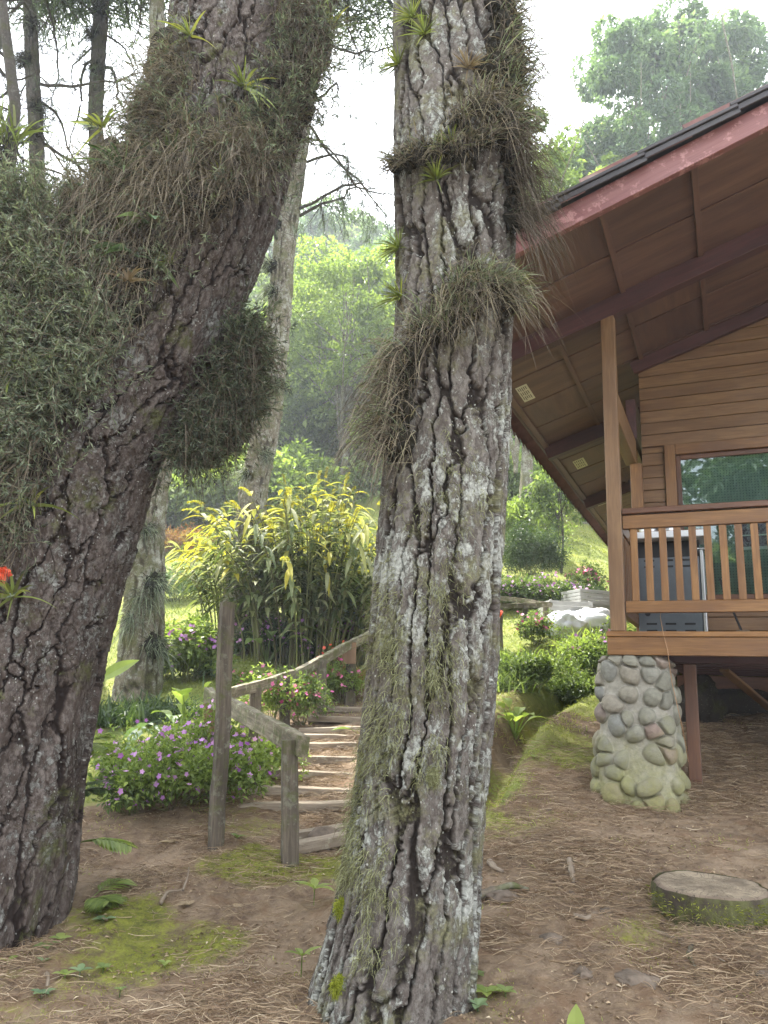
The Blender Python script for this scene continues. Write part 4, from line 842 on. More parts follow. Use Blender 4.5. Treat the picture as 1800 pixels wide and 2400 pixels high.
# ------------------------------------------------------------------ epiphytes on the big trunks
def grass_clump(m_b, C, O, n, Ln, W, droop, a=(0, .8), spread=.6, rad=.05, seg=4, curl=.12, upb=.3):
    P = C+rng.normal(size=(n, 3))*rad; D = unit(np.asarray(O)+rand_dir(n)*spread+np.array([0, 0, upb]))
    blades(m_b, P, D, Ln*rng.uniform(.45, 1.15, n), W*rng.uniform(.6, 1.2, n), droop*rng.uniform(.6, 1.4, n), seg, rng.uniform(a[0], a[1], n), tip=.15, curl=curl)
def fuzz_core(m_b, C, rad, n, Ln=.05, W=.006, a=(0, .6)):
    P = C+rand_dir(n)*rad*rng.uniform(.1, 1, (n, 1))**.4; blades(m_b, P, unit(P-C+rng.normal(size=(n, 3))*.04), Ln*rng.uniform(.5, 1.3, n), W, .3, 2, rng.uniform(a[0], a[1], n), curl=.3)
def lump(m_b, C, rad, a=.1, mi=0, amp=.25, n=22, seed=0):
    th = np.linspace(0, 2*np.pi, n, endpoint=False); ph = np.linspace(.02, np.pi-.02, n//2+2); Tt, Pp = np.meshgrid(th, ph)
    d = np.stack([np.cos(Tt)*np.sin(Pp), np.sin(Tt)*np.sin(Pp), np.cos(Pp)], -1); r = 1+amp*(fbm(d*2.3+seed, 3, seed)-.5)*2+amp*.5*(fbm(d*7+seed, 2, seed)-.5)
    V = C+d*r[..., None]*rad; m = len(ph); i = np.arange(m-1)[:, None]*n; j = np.arange(n)[None]; k = (j+1) % n
    m_b.add(V.reshape(-1, 3), [np.stack([i+j, i+j+n, i+k+n, i+k], -1).reshape(-1, 4)], a, mi)
def bromeliad(name, label, C, O, n, Ln, W, mat='brom', group=None, droop=.35, a=(0.2, 1), cat='bromeliad', spread=1.0, upb=.5, flower=None):
    m_b = MB(); D = unit(np.asarray(O)*.7+rand_dir(n)*spread+np.array([0, 0, upb])); blades(m_b, np.repeat([C], n, 0)+D*.01, D, Ln*rng.uniform(.6, 1.1, n), W, droop, 5, rng.uniform(a[0], a[1], n), tip=.03)
    o = m_b.build(name, M[mat], loc=C); tag(o, label, cat, group)
    if flower:
        f = MB(); c = C+unit(O)*Ln*.5+np.array([0, 0, Ln*.3]); leaves6(f, np.repeat([c], 26, 0)+rng.normal(size=(26, 3))*.008, rand_dir(26), .05, .035, rng.random(26), droop=.2); fo = f.build('flower', M[flower], o)
    return o
fuzzmats = [M['fuzz'], M['straw'], M['epi_green']]
def clump(trunk, name, label, pts, L_=.28, n=170, W=.0045, a=(0, .85), droop=.9, core=.085, green=.15, upb=.35, mat3=None, cat='air plant clump', spread=.7, lift=.03):
    """a mass of grassy epiphytes rooted at several pixels' bark points"""
    m_b = MB(); first = None
    for u, v in pts:
        C, O = trunk.surf(u, v, lift); first = C if first is None else first
        lump(m_b, C-O*.03, np.array([core, core, core*.9]), .15, 0, .4, 18, int(u) % 50); fuzz_core(m_b, C, core*1.1, 260, .06, .004)
        grass_clump(m_b, C+O*.02, O, n, L_, W, droop, a, spread, core*.6, upb=upb); 
        k = m_b.n
        g = MB(); 
        if green > 0:
            ng = int(n*green); P = C+rng.normal(size=(ng, 3))*core*.5; blades(m_b, P, unit(O+rand_dir(ng)*.6+np.array([0, 0, .6])), L_*.8*rng.uniform(.5, 1, ng), W*1.3, .35, 4, rng.uniform(.3, 1, ng), 2, tip=.05)
    # straw blades use material 1
    for q in range(len(m_b.Fc)):
        if m_b.Fc[q][1] == 0 and q % 4 == 2 or False: m_b.Fc[q] = (m_b.Fc[q][0], 1)
    o = m_b.build(name, fuzzmats, loc=first); return tag(o, label, cat)
def retag(m_b): pass
def eclump(trunk, label, pts, **k): return clump(trunk, 'epiphyte_clump', label, pts, **k)
eclump(RT, 'ring of dry grassy air plants hugging the upright pine near the top', [(915,385),(950,375),(990,370),(1030,360),(1075,352),(1110,345),(1140,335)], L_=.2, n=90, core=.065)
eclump(RT, 'bushy grass tuft on the right flank of the upright pine beside the roof corner', [(1040,760),(1000,775),(1075,730),(1110,700),(1150,685),(1180,665),(1120,660),(1060,690),(1190,700)], L_=.27, n=120, green=.6, spread=1.)
eclump(RT, 'ball of dead brown grass hanging on the left flank of the upright pine', [(935,870),(925,915),(935,960),(920,995),(950,840),(940,1030)], L_=.27, n=200, green=.2, core=.1, spread=1.1)
eclump(RT, 'shaggy dark epiphyte mass on the upper right of the upright pine', [(1200,60),(1215,130),(1220,190),(1185,110),(1165,170),(1205,240),(1180,270),(1190,310),(1180,20)], L_=.27, n=105, green=.5, core=.11, spread=1.2, W=.006, a=(0, .75))
eclump(RT, 'dark hair-like roots under the shaggy mass on the right edge of the upright pine', [(1205,380),(1220,430),(1215,480),(1200,520),(1195,345)], L_=.3, n=170, a=(0, .4), green=.05, core=.07, upb=-.4)
eclump(RT, 'loose strands of dry grass low in the fork shade of the upright pine', [(1110,250),(1085,285),(1130,230)], L_=.3, n=90, green=.1, core=.05)
for u, v, lab in [(965, 40, 'small grey air plant rosette at the very top left of the upright pine'), (985, 75, 'second small air plant just below the topmost one'), (905, 150, 'spiky air plant on the left edge of the upright pine near the top'), (1098,150,'small brown rosette in the middle of the upright pine near the top'),
                  (905, 570, 'air plant on the left edge of the upright pine facing the sky'), (895, 690, 'grey-green rosette on the left edge above the ball of dead grass'), (1215, 672, 'pale yellow spiky air plant sticking out beside the low roof corner'), (1060, 335, 'green tuft topping the ring of dry air plants'), (1015, 415, 'greyish tuft under the ring of dry air plants')]:
    C, O = RT.surf(u, v); bromeliad('air_plant', lab, C, O, 60, .17, .009, 'brom' if u != 1098 else 'dead', None, .3, a=(.1, .9), cat='air plant', spread=.9)
# leaning pine: heavy mass of epiphytes
def poly_in(n, poly):
    poly = np.array(poly, float); out = []
    lo, hi = poly.min(0), poly.max(0)
    while len(out) < n:
        q = rng.uniform(lo, hi); c = False; j = len(poly)-1
        for i in range(len(poly)):
            if (poly[i, 1] > q[1]) != (poly[j, 1] > q[1]) and q[0] < (poly[j, 0]-poly[i, 0])*(q[1]-poly[i, 1])/(poly[j, 1]-poly[i, 1])+poly[i, 0]: c = not c
            j = i
        if c: out.append(q)
    return np.array(out)
def mass(name, label, poly, Y0, Y1, ncore, ngrass, ntwig, L_=.35, ga=(0, .8), W=.005, ta=(.1, .9), leafL=.05, upb=0., out=(-.3, -.8, 0), corer=.13, cat='epiphyte mass', gmat=1, droop=1., deadmat=1):
    m_b = MB(); pc = np.array(poly, float); pc = pc.mean(0)+(pc-pc.mean(0))*.86; Q = poly_in(ncore, pc)
    for k, (u, v) in enumerate(Q): lump(m_b, at(u, v, rng.uniform(Y0+.1, Y1)), np.array([1, 1, 1.])*corer*rng.uniform(.7, 1.2), .1, 0, .35, 16, k % 40)
    loc = at(Q[0][0], Q[0][1], Y1)
    Q = poly_in(400, pc); Q = Q[rng.integers(0, len(Q), ncore*60)]+rng.normal(size=(ncore*60, 2))*14
    P = np.array([at(u, v, y) for (u, v), y in zip(Q, rng.uniform(Y0-.02, Y0+.3, len(Q)))]); blades(m_b, P, rand_dir(len(P))+np.array([0, -.3, -.2]), .09*rng.uniform(.5, 1.3, len(P)), .006, .4, 2, rng.uniform(0, .7, len(P)), 0, curl=.3)
    o3 = np.array(out, float)
    if ngrass:
        cc = poly_in(max(8, ngrass//70), poly); ix = rng.integers(0, len(cc), ngrass); Cw = np.array([at(u, v, rng.uniform(Y0-.05, Y0+.15)) for u, v in cc]); P = Cw[ix]+rng.normal(size=(ngrass, 3))*np.array([.05, .05, .05])
        aa = rng.random(len(cc)); A_ = ga[0]+(ga[1]-ga[0])*np.clip(aa[ix]*.6+.4*rng.random(ngrass), 0, 1)
        blades(m_b, P, unit(o3+rand_dir(ngrass)*.9+np.array([0, 0, upb+.3])), L_*rng.uniform(.4, 1.2, ngrass), W*rng.uniform(.6, 1.2, ngrass), droop*rng.uniform(.5, 1.5, ngrass), 4, A_, gmat, tip=.15, curl=.15)
    if ntwig:
        cc = poly_in(ntwig, poly)
        for u, v in cc:
            p = at(u, v, rng.uniform(Y0-.08, Y0+.12)); B = poly_branch(p, o3+rng.normal(size=3)*.8, rng.uniform(.15, .38), 7, .7, -.2); tube(m_b, B, np.linspace(.0028, .0012, 8), 3, .5, 1)
            nl = 16; ti = rng.uniform(.1, 6.99, nl); k = ti.astype(int); bp = B[k]+(B[k+1]-B[k])*(ti-k)[:, None]; dd = unit(unit(B[k+1]-B[k])+rand_dir(nl)*.8)
            leaves(m_b, bp, dd, leafL*rng.uniform(.6, 1.2, nl), leafL*.2, rng.uniform(ta[0], ta[1], nl), 2)
    return tag(m_b.build(name, fuzzmats, loc=loc), label, cat)
mass('epiphyte_shrub', 'dense grey-green twiggy epiphyte bush bulging from the left side of the leaning pine', [(-60,440),(60,430),(140,470),(200,560),(250,680),(290,800),(250,900),(160,960),(80,1010),(-60,1040)], 4.3, 4.75, 110, 1800, 2300, L_=.3, out=(-.3, -.7, .2), corer=.115, ta=(.25, 1), cat='epiphyte')
mass('hanging_grass_mass', 'brown and green grassy epiphyte mass draped over the upper bend of the leaning pine', [(130,450),(230,370),(330,290),(420,270),(520,290),(600,330),(600,420),(540,500),(450,560),(400,640),(330,760),(290,840),(230,700),(170,560)], 4.35, 4.65, 90, 6000, 250, L_=.42, ga=(.05, .85), out=(-.1, -.7, .4), cat='epiphyte')
mass('hanging_grass_mass', 'shaggy epiphyte fringe on the left edge of the leaning pine high up', [(380,110),(440,90),(470,200),(470,300),(340,310),(330,270),(375,200)], 4.4, 4.8, 28, 1500, 80, L_=.35, out=(-.7, -.6, .3), cat='epiphyte')
mass('dark_epiphyte_mass', 'dark hanging epiphyte mass on the top right edge of the leaning pine', [(640,20),(760,10),(770,120),(740,240),(700,340),(660,400),(560,430),(520,330),(600,200)], 4.45, 4.8, 60, 2600, 300, L_=.3, ga=(0, .7), corer=.085, out=(.3, -.7, .2), cat='epiphyte')
mass('dark_epiphyte_mass', 'dark twiggy epiphyte beard hanging under the bend of the leaning pine', [(560,720),(600,760),(600,850),(570,930),(520,1010),(460,1060),(400,1090),(420,1020),(470,940),(530,830)], 4.8, 5.1, 60, 1500, 1100, L_=.28, ga=(0, .6), ta=(0, .65), out=(.6, -.3, -.6), corer=.07, cat='epiphyte')
mass('hanging_grass_mass', 'sparse roots and grass trailing down the left of the leaning pine near the frame edge', [(-60,1020),(100,1000),(190,960),(140,1080),(90,1180),(60,1300),(-60,1420)], 4.35, 4.6, 20, 1600, 300, L_=.3, ga=(.1, .8), out=(-.4, -.7, 0), corer=.09, cat='epiphyte')
for u, v, lab, n, L_, mt, fl in [(445,85,'yellow-green bromeliad on the upper left edge of the leaning pine',16,.26,'brom',None),(570,205,'green bromeliad rosette in the middle of the leaning pine',18,.28,'brom',None),(775,70,'bright bromeliad at the top right edge of the leaning pine',20,.3,'brom',None),
        (520,420,'small bromeliad above the bare bark of the leaning pine',16,.22,'brom',None),(290,395,'tall dark strap-leaved bromeliad on the shoulder of the leaning pine',14,.38,'leaf_dark',None),(400,390,'second strap-leaved epiphyte on the shoulder of the leaning pine',14,.34,'leaf_dark',None),
        (300,660,'withered pale bromeliad hanging in the epiphyte mass',16,.22,'dead',None),(20,880,'green bromeliad at the left frame edge',16,.28,'brom',None),(75,1185,'grey bromeliad on the lower left of the leaning pine',22,.28,'brom',None),
        (30,1400,'yellow-green bromeliad with a red flower on the leaning pine',22,.26,'brom','flower_red'),(240,300,'green spiky bromeliad on the crest of the epiphyte mass',16,.26,'brom',None),(400,620,'feathery tuft beside the bare bark of the leaning pine',40,.16,'brom',None)]:
    try: C, O = LT.surf(u, v)
    except Exception: continue
    p = at(u, v, 4.25 if u < 330 and v < 1000 else C[1]-.03); bromeliad('bromeliad', lab, p, np.array([-.1, -.8, .3]), n, L_, .022 if n < 30 else .007, mt, None, .45, flower=fl)
def broad_leaf(m_b, C, n, Ln, W, up=.6, a=(.3, 1), stem=None, droop=.5, mi=0, az=None):
    """upright plant of large leaves on stalks"""
    for k in range(n):
        azz = rng.uniform(0, 6.28) if az is None else az[k]; el = rng.uniform(up-.25, up+.25); d = np.array([math.sin(azz)*math.cos(el), math.cos(azz)*math.cos(el), math.sin(el)]); s_ = (stem or Ln)*rng.uniform(.5, 1.1)
        T = np.array([C+d*s_*t_+np.array([0, 0, .12*s_*math.sin(t_*2)]) for t_ in np.linspace(0, 1, 5)]); tube(m_b, T, np.linspace(.016, .007, 5)*min(1, Ln*2.5), 5, .6, mi)
        dd = unit(d+np.array([0, 0, -.35])); leaves6(m_b, T[-1:], dd[None], Ln*rng.uniform(.7, 1.1), W*rng.uniform(.8, 1.1), rng.uniform(*a), mi, N=np.array([[0, 0, 1.]])+d[None]*.2, droop=droop, seg=5)
for u, v, lab in [(350,525,'broad grey-green leaf plant growing in the epiphyte mass'),(320,600,'drooping pale leaf plant deep in the epiphyte mass')]:
    m_b = MB(); p = at(u, v, 4.25); broad_leaf(m_b, p, 4, .2, .08, .2, (.3, 1), .1, .4); tag(m_b.build('leafy_epiphyte', M['leaf_blue'], loc=p), lab, 'epiphyte')
# moss and lichen beards on the upright pine
m_b = MB(); pts = np.concatenate([poly_in(60, [(800,1750),(870,1700),(870,1900),(840,2060),(790,2080),(770,2000)]), poly_in(70, [(850,1350),(930,1340),(940,1700),(900,1900),(850,1800)]), poly_in(40, [(1000,1350),(1080,1300),(1080,1700),(960,1900)]), poly_in(30, [(900,1050),(1160,1000),(1150,1400),(900,1450)]), poly_in(26, [(850,2050),(900,1950),(930,2200),(800,2350)])])
C0 = None
for u, v in pts:
    C, O = RT.surf(u, v); C0 = C if C0 is None else C0; n = 26; P = C+rng.normal(size=(n, 3))*np.array([.02, .012, .03]); blades(m_b, P, unit(O+rand_dir(n)*.9+np.array([0, 0, -.2])), .05*rng.uniform(.4, 1.2, n), .0035, .7, 3, rng.random(n), curl=.5)
tag(m_b.build('beard_lichen', M['moss_hang'], loc=C0), 'pale green beard lichen and moss tufts on the bark of the upright pine', 'lichen', None, 'stuff')
for u, v, lab in [(790,2120,'bright yellow-green moss cushion low on the left edge of the upright pine'),(785,2310,'small moss cushion near the base of the upright pine'),(1020,1810,'round pale moss tuft in the middle of the upright pine')]:
    C, O = RT.surf(u, v); m_b = MB(); lump(m_b, C-O*.01, np.array([.03, .02, .045]), .5, 0, .3, 16, 3); fuzz_core(m_b, C, np.array([.035, .025, .05]), 900, .018, .003, (.2, 1)); tag(m_b.build('moss_cushion', M['moss_bright'] if u < 900 else M['moss_hang'], loc=C), lab, 'moss')
# epiphytes on the thinner trunks
def on_trunk(P, Rr, v, side):
    d = np.abs(px(P)[1]-v); k = int(np.argmin(d)); return P[k]+np.array([side*Rr[k], -Rr[k]*.6, 0]), unit(np.array([side, -.5, .1]))
for P, Rr, lst in [(PC, RC_, [(540,-1,'dark tuft high on the slender pale pine'),(640,-1,'brown air plant on the left edge of the slender pale pine'),(700,-.6,'mossy tuft on the upper slender pale pine'),(900,.3,'moss tuft halfway up the slender pale pine'),(960,-.3,'tuft under the halfway moss on the slender pale pine'),(1080,.4,'lower moss tuft on the slender pale pine'),(1120,-.5,'brown tuft above the ginger clump on the slender pale pine')]),
                    (PD, RD_, [(1300,-.8,'green bromeliad on the left of the mossy trunk'),(1360,.6,'brown fern tuft on the mossy trunk'),(1450,-.2,'leafy bromeliad low on the mossy trunk'),(1500,.8,'drooping grass tuft low on the mossy trunk'),(1250,.1,'small rosette high on the mossy trunk'),(1400,.1,'dense brown tuft in the middle of the mossy trunk')]),
                    (PA, RA_, [(60,.5,'dark tuft at the top of the thin dark pine'),(160,-.6,'tuft on the thin dark pine below the top one'),(250,.6,'dangling dark tuft on the thin dark pine'),(330,0,'lowest dark tuft on the thin dark pine')]),
                    (PB, RB_, [(30,.2,'large grey air plant tuft at the top of the shaggy pine'),(100,-.5,'grey tuft second from top on the shaggy pine'),(170,.1,'spiky dark tuft on the shaggy pine'),(300,-.2,'hanging tuft low on the shaggy pine')])]:
    for v, sd_, lab in lst:
        C, O = on_trunk(P, Rr, v, sd_); m_b = MB(); big = Rr is RD_; s_ = 1.5 if big else 1.15 
        lump(m_b, C-O*.05, np.array([.1, .1, .11])*s_, .1, 0, .4, 14, int(v) % 30); fuzz_core(m_b, C, .13*s_, 350, .09, .009); grass_clump(m_b, C, O, 150, .34*s_, .010, .8, (0, 1), .9, .05, 3); 
        m_b.Fc[-1] = (m_b.Fc[-1][0], 2 if big or v > 500 else 0); tag(m_b.build('epiphyte_tuft', fuzzmats, loc=C), lab, 'epiphyte')
p = at(10, 330, 8.); m_b = MB(); grass_clump(m_b, p, (0.2, -.5, .6), 60, .75, .03, .5, (.1, .7), .8, .1, 5); grass_clump(m_b, p-np.array([0, 0, .15]), (0, -.2, -1), 300, .7, .012, .4, (0, .3), .35, .12, 3); m_b.Fc[-1] = (m_b.Fc[-1][0], 1)
tag(m_b.build('big_bromeliad', [M['brom'], M['fuzz']], loc=p), 'large dark bromeliad with a skirt of dead leaves at the left frame edge', 'bromeliad')
tube_mb = MB(); q = at(8, 520, 8.05); qb = on(q[0]-.1, q[1], -.1); tube(tube_mb, [qb, q+np.array([-.05, 0, -1.5]), q, p+np.array([0, .1, .6]), at(-10, -100, 8.2)], [.1, .09, .08, .07, .06], 10)
stt = tube_mb.build('slim_tree', M['bark_dark'], loc=qb); tag(stt, 'dark slim stem carrying the large bromeliad at the left frame edge', 'tree')
# ------------------------------------------------------------------ steps, handrail, pole
stairs = thing('garden_stairs', 'garden stairs of rough planks set in the litter-covered earth slope', 'stairs', gat(690, 1985, 6.2))
stp = [(640,975+1010,1.05,6.15,.5,0),(700,1950,1,6.45,.62,.02),(640,1905,.0,6.85,0,0)]
SV_ = [(700,800,1992,6.12,.04),(690,840,1953,6.35,.05),(560,805,1912,6.95,.02),(585,805,1875,7.3,.0),(578,804,1836,7.9,-.01),(587,810,1803,8.3,.01),(610,812,1782,8.75,.02),(640,820,1756,9.3,.0),(700,828,1745,9.7,.02),(720,830,1724,10.3,0),(765,835,1707,10.9,0)]
for k, (u0, u1, v, Y, tl) in enumerate(SV_):
    m_b = MB(); p0 = at(u0, v, Y); p1 = at(u1+22, v-4, Y+.04); zc = float(H(np.array([(p0[0]+p1[0])/2]), np.array([Y]))[0]); zz = max((p0[2]+p1[2])/2, zc+.05); p0[2] = zz-tl; p1[2] = zz+tl
    rough_beam(m_b, p0, p1, .15 if k else .18, .075, seed=k+3, amp=.004, ns=24); m_b.build('step', M['stepwood'], stairs)
    m_b = MB(); p0 = p0-np.array([0, -.02, .055]); p1 = p1-np.array([0, -.02, .055]); 
    if k in (1, 2, 4): rough_beam(m_b, p0+np.array([.04, 0, 0]), p0+(p1-p0)*.62, .05, .09, seed=k+33, amp=.005, ns=20); m_b.build('riser', M['old'], stairs)
m_b = MB(); c = hit(760, 1975, 5.5); lump(m_b, c+np.array([0, 0, .02]), np.array([.13, .1, .09]), .3, 0, .2, 24, 5); o = m_b.build('rock', M['rock'], loc=c, smooth=True); tag(o, 'flat mossy block at the foot of the steps beside the upright pine', 'rock')
hr = thing('handrail', 'weathered zigzag garden handrail of hewn timber beside the steps', 'handrail', gat(680, 2040, 5.8))
def vpost(root, u, v0, v1, Y, w, d=None, seed=1, name='post', mat='old', lean=0):
    p0 = at(u, v1, Y); g = float(H(np.array([p0[0]]), np.array([p0[1]]))[0]); p1 = at(u+lean, v0, Y); p0[2] = min(p0[2], g)-.06 if name == 'post' else p0[2]; m_b = MB(); rough_beam(m_b, p0, p1, d or w, w, seed=seed, up=(1, .25, 0), amp=.005, ns=44); return m_b.build(name, M[mat], root)
vpost(hr, 680, 1734, 2045, 5.8, .115, .11, 3)
vpost(hr, 500, 1640, 1985, 8.2, .11, .1, 5); vpost(hr, 492, 1648, 1752, 8.12, .13, .05, 6, 'plank', 'wood_pale')
def rail(root, pts, w, h, seed, mat='oldpale'):
    m_b = MB(); p = [at(*q) for q in pts]
    rough_beam(m_b, p[0], p[-1], w, h, seed=seed, amp=.008, ns=60, bow=0); return m_b.build('rail', M[mat], root)
rail(hr, [(712,1746,5.72),(486,1630,8.35)], .085, .15, 11)
rail(hr, [(492,1640,8.25),(690,1581,10.2)], .07, .12, 12); rail(hr, [(680,1586,10.1),(885,1478,12.2)], .075, .12, 13)
vpost(hr, 600, 1612, 1690, 9.2, .13, .1, 7); vpost(hr, 668, 1585, 1720, 9.9, .12, .1, 8); vpost(hr, 755, 1542, 1675, 10.7, .12, .1, 9); vpost(hr, 822, 1505, 1655, 11.5, .14, .1, 10); vpost(hr, 818, 1506, 1556, 11.42, .2, .04, 14, 'plank', 'wood_pale')
vpost(hr, 595, 1700, 1780, 7.6, .09, .09, 15)
m_b = MB(); p0 = at(507, 1990, 6.05); p0[2] = float(H(np.array([p0[0]]), np.array([p0[1]]))[0])-.05; rough_beam(m_b, p0, at(533, 1412, 6.1), .085, .1, w1=.075, h1=.1, seed=21, up=(1, .7, 0), amp=.006, ns=70)
tag(m_b.build('wooden_pole', M['old'], loc=p0), 'tall grey hewn timber pole leaning slightly in front of the handrail', 'pole')
# second fence to the right of the big pine
fr = thing('handrail', 'second weathered rail fence below the grassy bank, beside the white sacks', 'handrail', gat(1232, 1480, 12.6))
rail(fr, [(1150,1422,12.2),(1290,1418,13.2)], .06, .08, 31); rail(fr, [(1150,1398,14.5),(1292,1417,13.25)], .06, .08, 32)
for u, v0, v1, Y in [(1172,1426,1500,12.3),(1232,1424,1478,12.7),(1280,1420,1468,13.2),(1291,1420,1468,13.35)]: vpost(fr, u, v0, v1, Y, .075, .07, int(u) % 9)
# crates and sacks on the grass
def crate(loc, rzz, label, w=.75, d=.5, h=.3):
    root = thing('crate', label, 'crate', loc, 'grey crates on the grass'); c, s = math.cos(rzz), math.sin(rzz); X = np.array([c, s, 0]); Yv = np.array([-s, c, 0]); L0 = np.array(loc)
    m_b = MB()
    for sg in (-1, 1):
        for kk in range(4): obox(m_b, L0+Yv*sg*d/2+ZV*(.04+kk*h/4), X*w/2, Yv*.012, ZV*h/9.5, .003); obox(m_b, L0+X*sg*(w/2-.014)+ZV*(.04+kk*h/4), Yv*(d/2-.014), X*.012, ZV*h/9.5, .003)
    m_b.build('slatted_sides', M['crate'], root); m_b = MB(); obox(m_b, L0+ZV*.012, X*w/2*.95, Yv*d/2*.95, ZV*.01, .003); m_b.build('bottom', M['crate'], root); m_b = MB()
    for sx_ in (-1, 1):
        for sy_ in (-1, 1): obox(m_b, L0+X*sx_*(w/2-.045)+Yv*sy_*(d/2-.035)+ZV*(h/2+.01), X*.02, Yv*.018, ZV*h/2, .003)
    m_b.build('corner_posts', M['crate'], root); return root
gC = gat(1325, 1462, 13.6); crate(gC+ZV*.02, .15, 'grey slatted crate standing on the grass left of the white sacks', .8, .55, .36)
crate(gat(1392, 1455, 14.3)+ZV*.28, .35, 'upper grey slatted crate behind the white sacks beside the cabin post', 1., .6, .26); crate(gat(1392, 1455, 14.35)+ZV*.0, .3, 'lower grey crate hidden mostly behind the white sacks', .9, .55, .27)
for u, v, Y, rd, lab in [(1322,1462,12.9,(.36,.28,.24),'crumpled white sack lying in front of the grey crates'),(1385,1452,13.3,(.5,.3,.26),'larger white sack spread in front of the upper crate')]:
    m_b = MB(); g = gat(u, v, Y); lump(m_b, g+ZV*.12, np.array(rd), .5, 0, .3, 60, int(u) % 17); tag(m_b.build('white_sack', M['sack'], loc=g, smooth=True), lab, 'sack', 'white sacks by the crates')
# ------------------------------------------------------------------ stump, rocks, roots, debris
def stump(loc, r, h, label, slope=(0, 0)):
    root = thing('tree_stump', label, 'stump', loc); nt = 220; nzz = 46; th = np.linspace(0, 2*np.pi, nt, endpoint=False); zz = np.linspace(0, 1, nzz); T, Z = np.meshgrid(th, zz)
    c3 = np.stack([np.cos(T), np.sin(T), Z*.3], -1); rr = r*(1+.16*(fbm(c3*1.5, 2, 3)-.5)*2+.07*(1-Z)+.05*(fbm(np.stack([np.cos(T)*9, np.sin(T)*9, Z*1.2], -1), 3, 5)-.5)*2)
    top = h*(1+.0*T)+slope[0]*np.cos(T)*r+slope[1]*np.sin(T)*r; V = np.stack([loc[0]+np.cos(T)*rr, loc[1]+np.sin(T)*rr, loc[2]-.12+(top+.12)*Z], -1)
    m_b = MB(); i = np.arange(nzz-1)[:, None]*nt; j = np.arange(nt)[None]; k = (j+1) % nt; m_b.add(V.reshape(-1, 3), [np.stack([i+j, i+k, i+k+nt, i+j+nt], -1).reshape(-1, 4)], .4, 0, np.stack([np.cos(T)*r, np.sin(T)*r, Z*h], -1).reshape(-1, 3))
    m_b.build('bark', M['stumpbark'], root, smooth=True)
    m_b = MB(); rings = []; q = np.linspace(0, 1, 40)
    for f in q:
        rim = V[-1]; cen = rim.mean(0); p = cen+(rim-cen)*f*.985; p[:, 2] += .004-.018*sstep(.93, 1., f)+(fbm(p*9, 3, 2)-.5)*.016; rings.append(p)
    Vv = np.concatenate(rings); i = np.arange(39)[:, None]*nt; m_b.add(Vv, [np.stack([i+j, i+k, i+k+nt, i+j+nt], -1).reshape(-1, 4)], .5, 0, np.concatenate([np.stack([np.full(nt, f), th, p[:, 0]], 1) for f, p in zip(q, rings)]))
    m_b.build('cut_face', M['cutface'], root, smooth=True); return root
t = NT('weathered cut wood face'); lc = t.attr('lc', True); s_ = t.n('ShaderNodeSeparateXYZ'); t.set(s_, 'Vector', lc); n_ = t.noise(t.obj(), 7, 8, .7)
rg = t.math('SINE', t.math('MULTIPLY', t.math('ADD', s_.outputs[0], t.math('MULTIPLY', n_, .06)), 120.)); col = t.mix(t.rng(n_, .4, .62), (.13, .1, .068), (.3, .245, .17)); col = t.mix(t.rng(rg, .2, 1, 0, .35), col, (.12, .085, .06)); col = t.mix(t.rng(s_.outputs[0], .86, 1.), col, (.14, .1, .075))
col = t.mix(t.rng(t.noise(t.obj(), 16, 6, .7), .55, .65, 0, .7), col, (.13, .1, .07)); crk = t.math('ABSOLUTE', t.math('SUBTRACT', t.noise(t.mapv(lc, (.6, 2.6, .1)), 2.2, 4, .6), .5)); col = t.mix(t.rng(crk, .012, .004), col, (.04, .03, .022)); M['cutface'] = t.end(t.pbsdf(col, .9, t.bump(n_, .01, .6)))
t = NT('mossy stump side'); n_ = t.noise(t.obj(), 12, 8, .7); col = t.mix(t.rng(n_, .4, .55), (.05, .038, .027), (.085, .085, .03)); M['stumpbark'] = t.end(t.pbsdf(col, .95, t.bump(n_, .02, .8)))
sl = hit(1665, 2175, 3.6); sl2 = at(1665, 2120, 4.55); sbase = on(sl2[0], sl2[1]); toph = at(1665, 2103, 4.6)[2]-sbase[2]
stump(sbase, .30, max(.1, toph*.72), 'wide low tree stump with a flat sawn top and mossy sides, right foreground', (.012, .03))
m_b = MB(); n = 420; th = rng.normal(4.6, .8, n); P = sbase+np.stack([np.cos(th)*.315, np.sin(th)*.315, rng.uniform(-.02, max(.1, toph)*.75, n)], 1); blades(m_b, P, np.stack([np.cos(th), np.sin(th), .5+0*th], 1)+rand_dir(n)*.5, .03, .004, .3, 2, rng.random(n)); tag(m_b.build('moss', M['moss_bright'], loc=sbase), 'bright moss fringe on the sides of the foreground stump', 'moss', None, 'stuff')
for k, (u, v, Y0_, sx_, sz_, lab) in enumerate([(1425,2142,4,.055,.045,'small grey rock on the mossy root near the stump'),(1290,2205,4,.07,.05,'rounded brown rock half buried in the foreground soil'),(1370,2295,3.6,.06,.05,'lower round rock in the pine litter'),(1490,2305,3.6,.13,.06,'wide dark mossy rock at the bottom right'),
      (1180,2110,4,.12,.045,'long low rock beside the upright pine'),(1340,2100,4,.03,.03,'tiny stone below the broken root'),(780,2075,5,.04,.035,'dark stone by the short post of the handrail'),(1285,1900,5.5,.03,.02,'small stone on the bare slope'),(1500,2070,4.5,.03,.025,'tiny stone above the stump'),(260,2130,4.6,.03,.025,'dark pebble at the foot of the leaning pine'),(1790,2290,3.6,.05,.035,'small stone at the right frame edge')]):
    c = hit(u, v, Y0_-1.2); m_b = MB(); lump(m_b, c-ZV*sz_*.15, np.array([sx_, sx_*.8, sz_])*.8, .5, 0, .42, 34, k*3+1); tag(m_b.build('rock', M['rock'], loc=c, smooth=True), lab, 'rock')
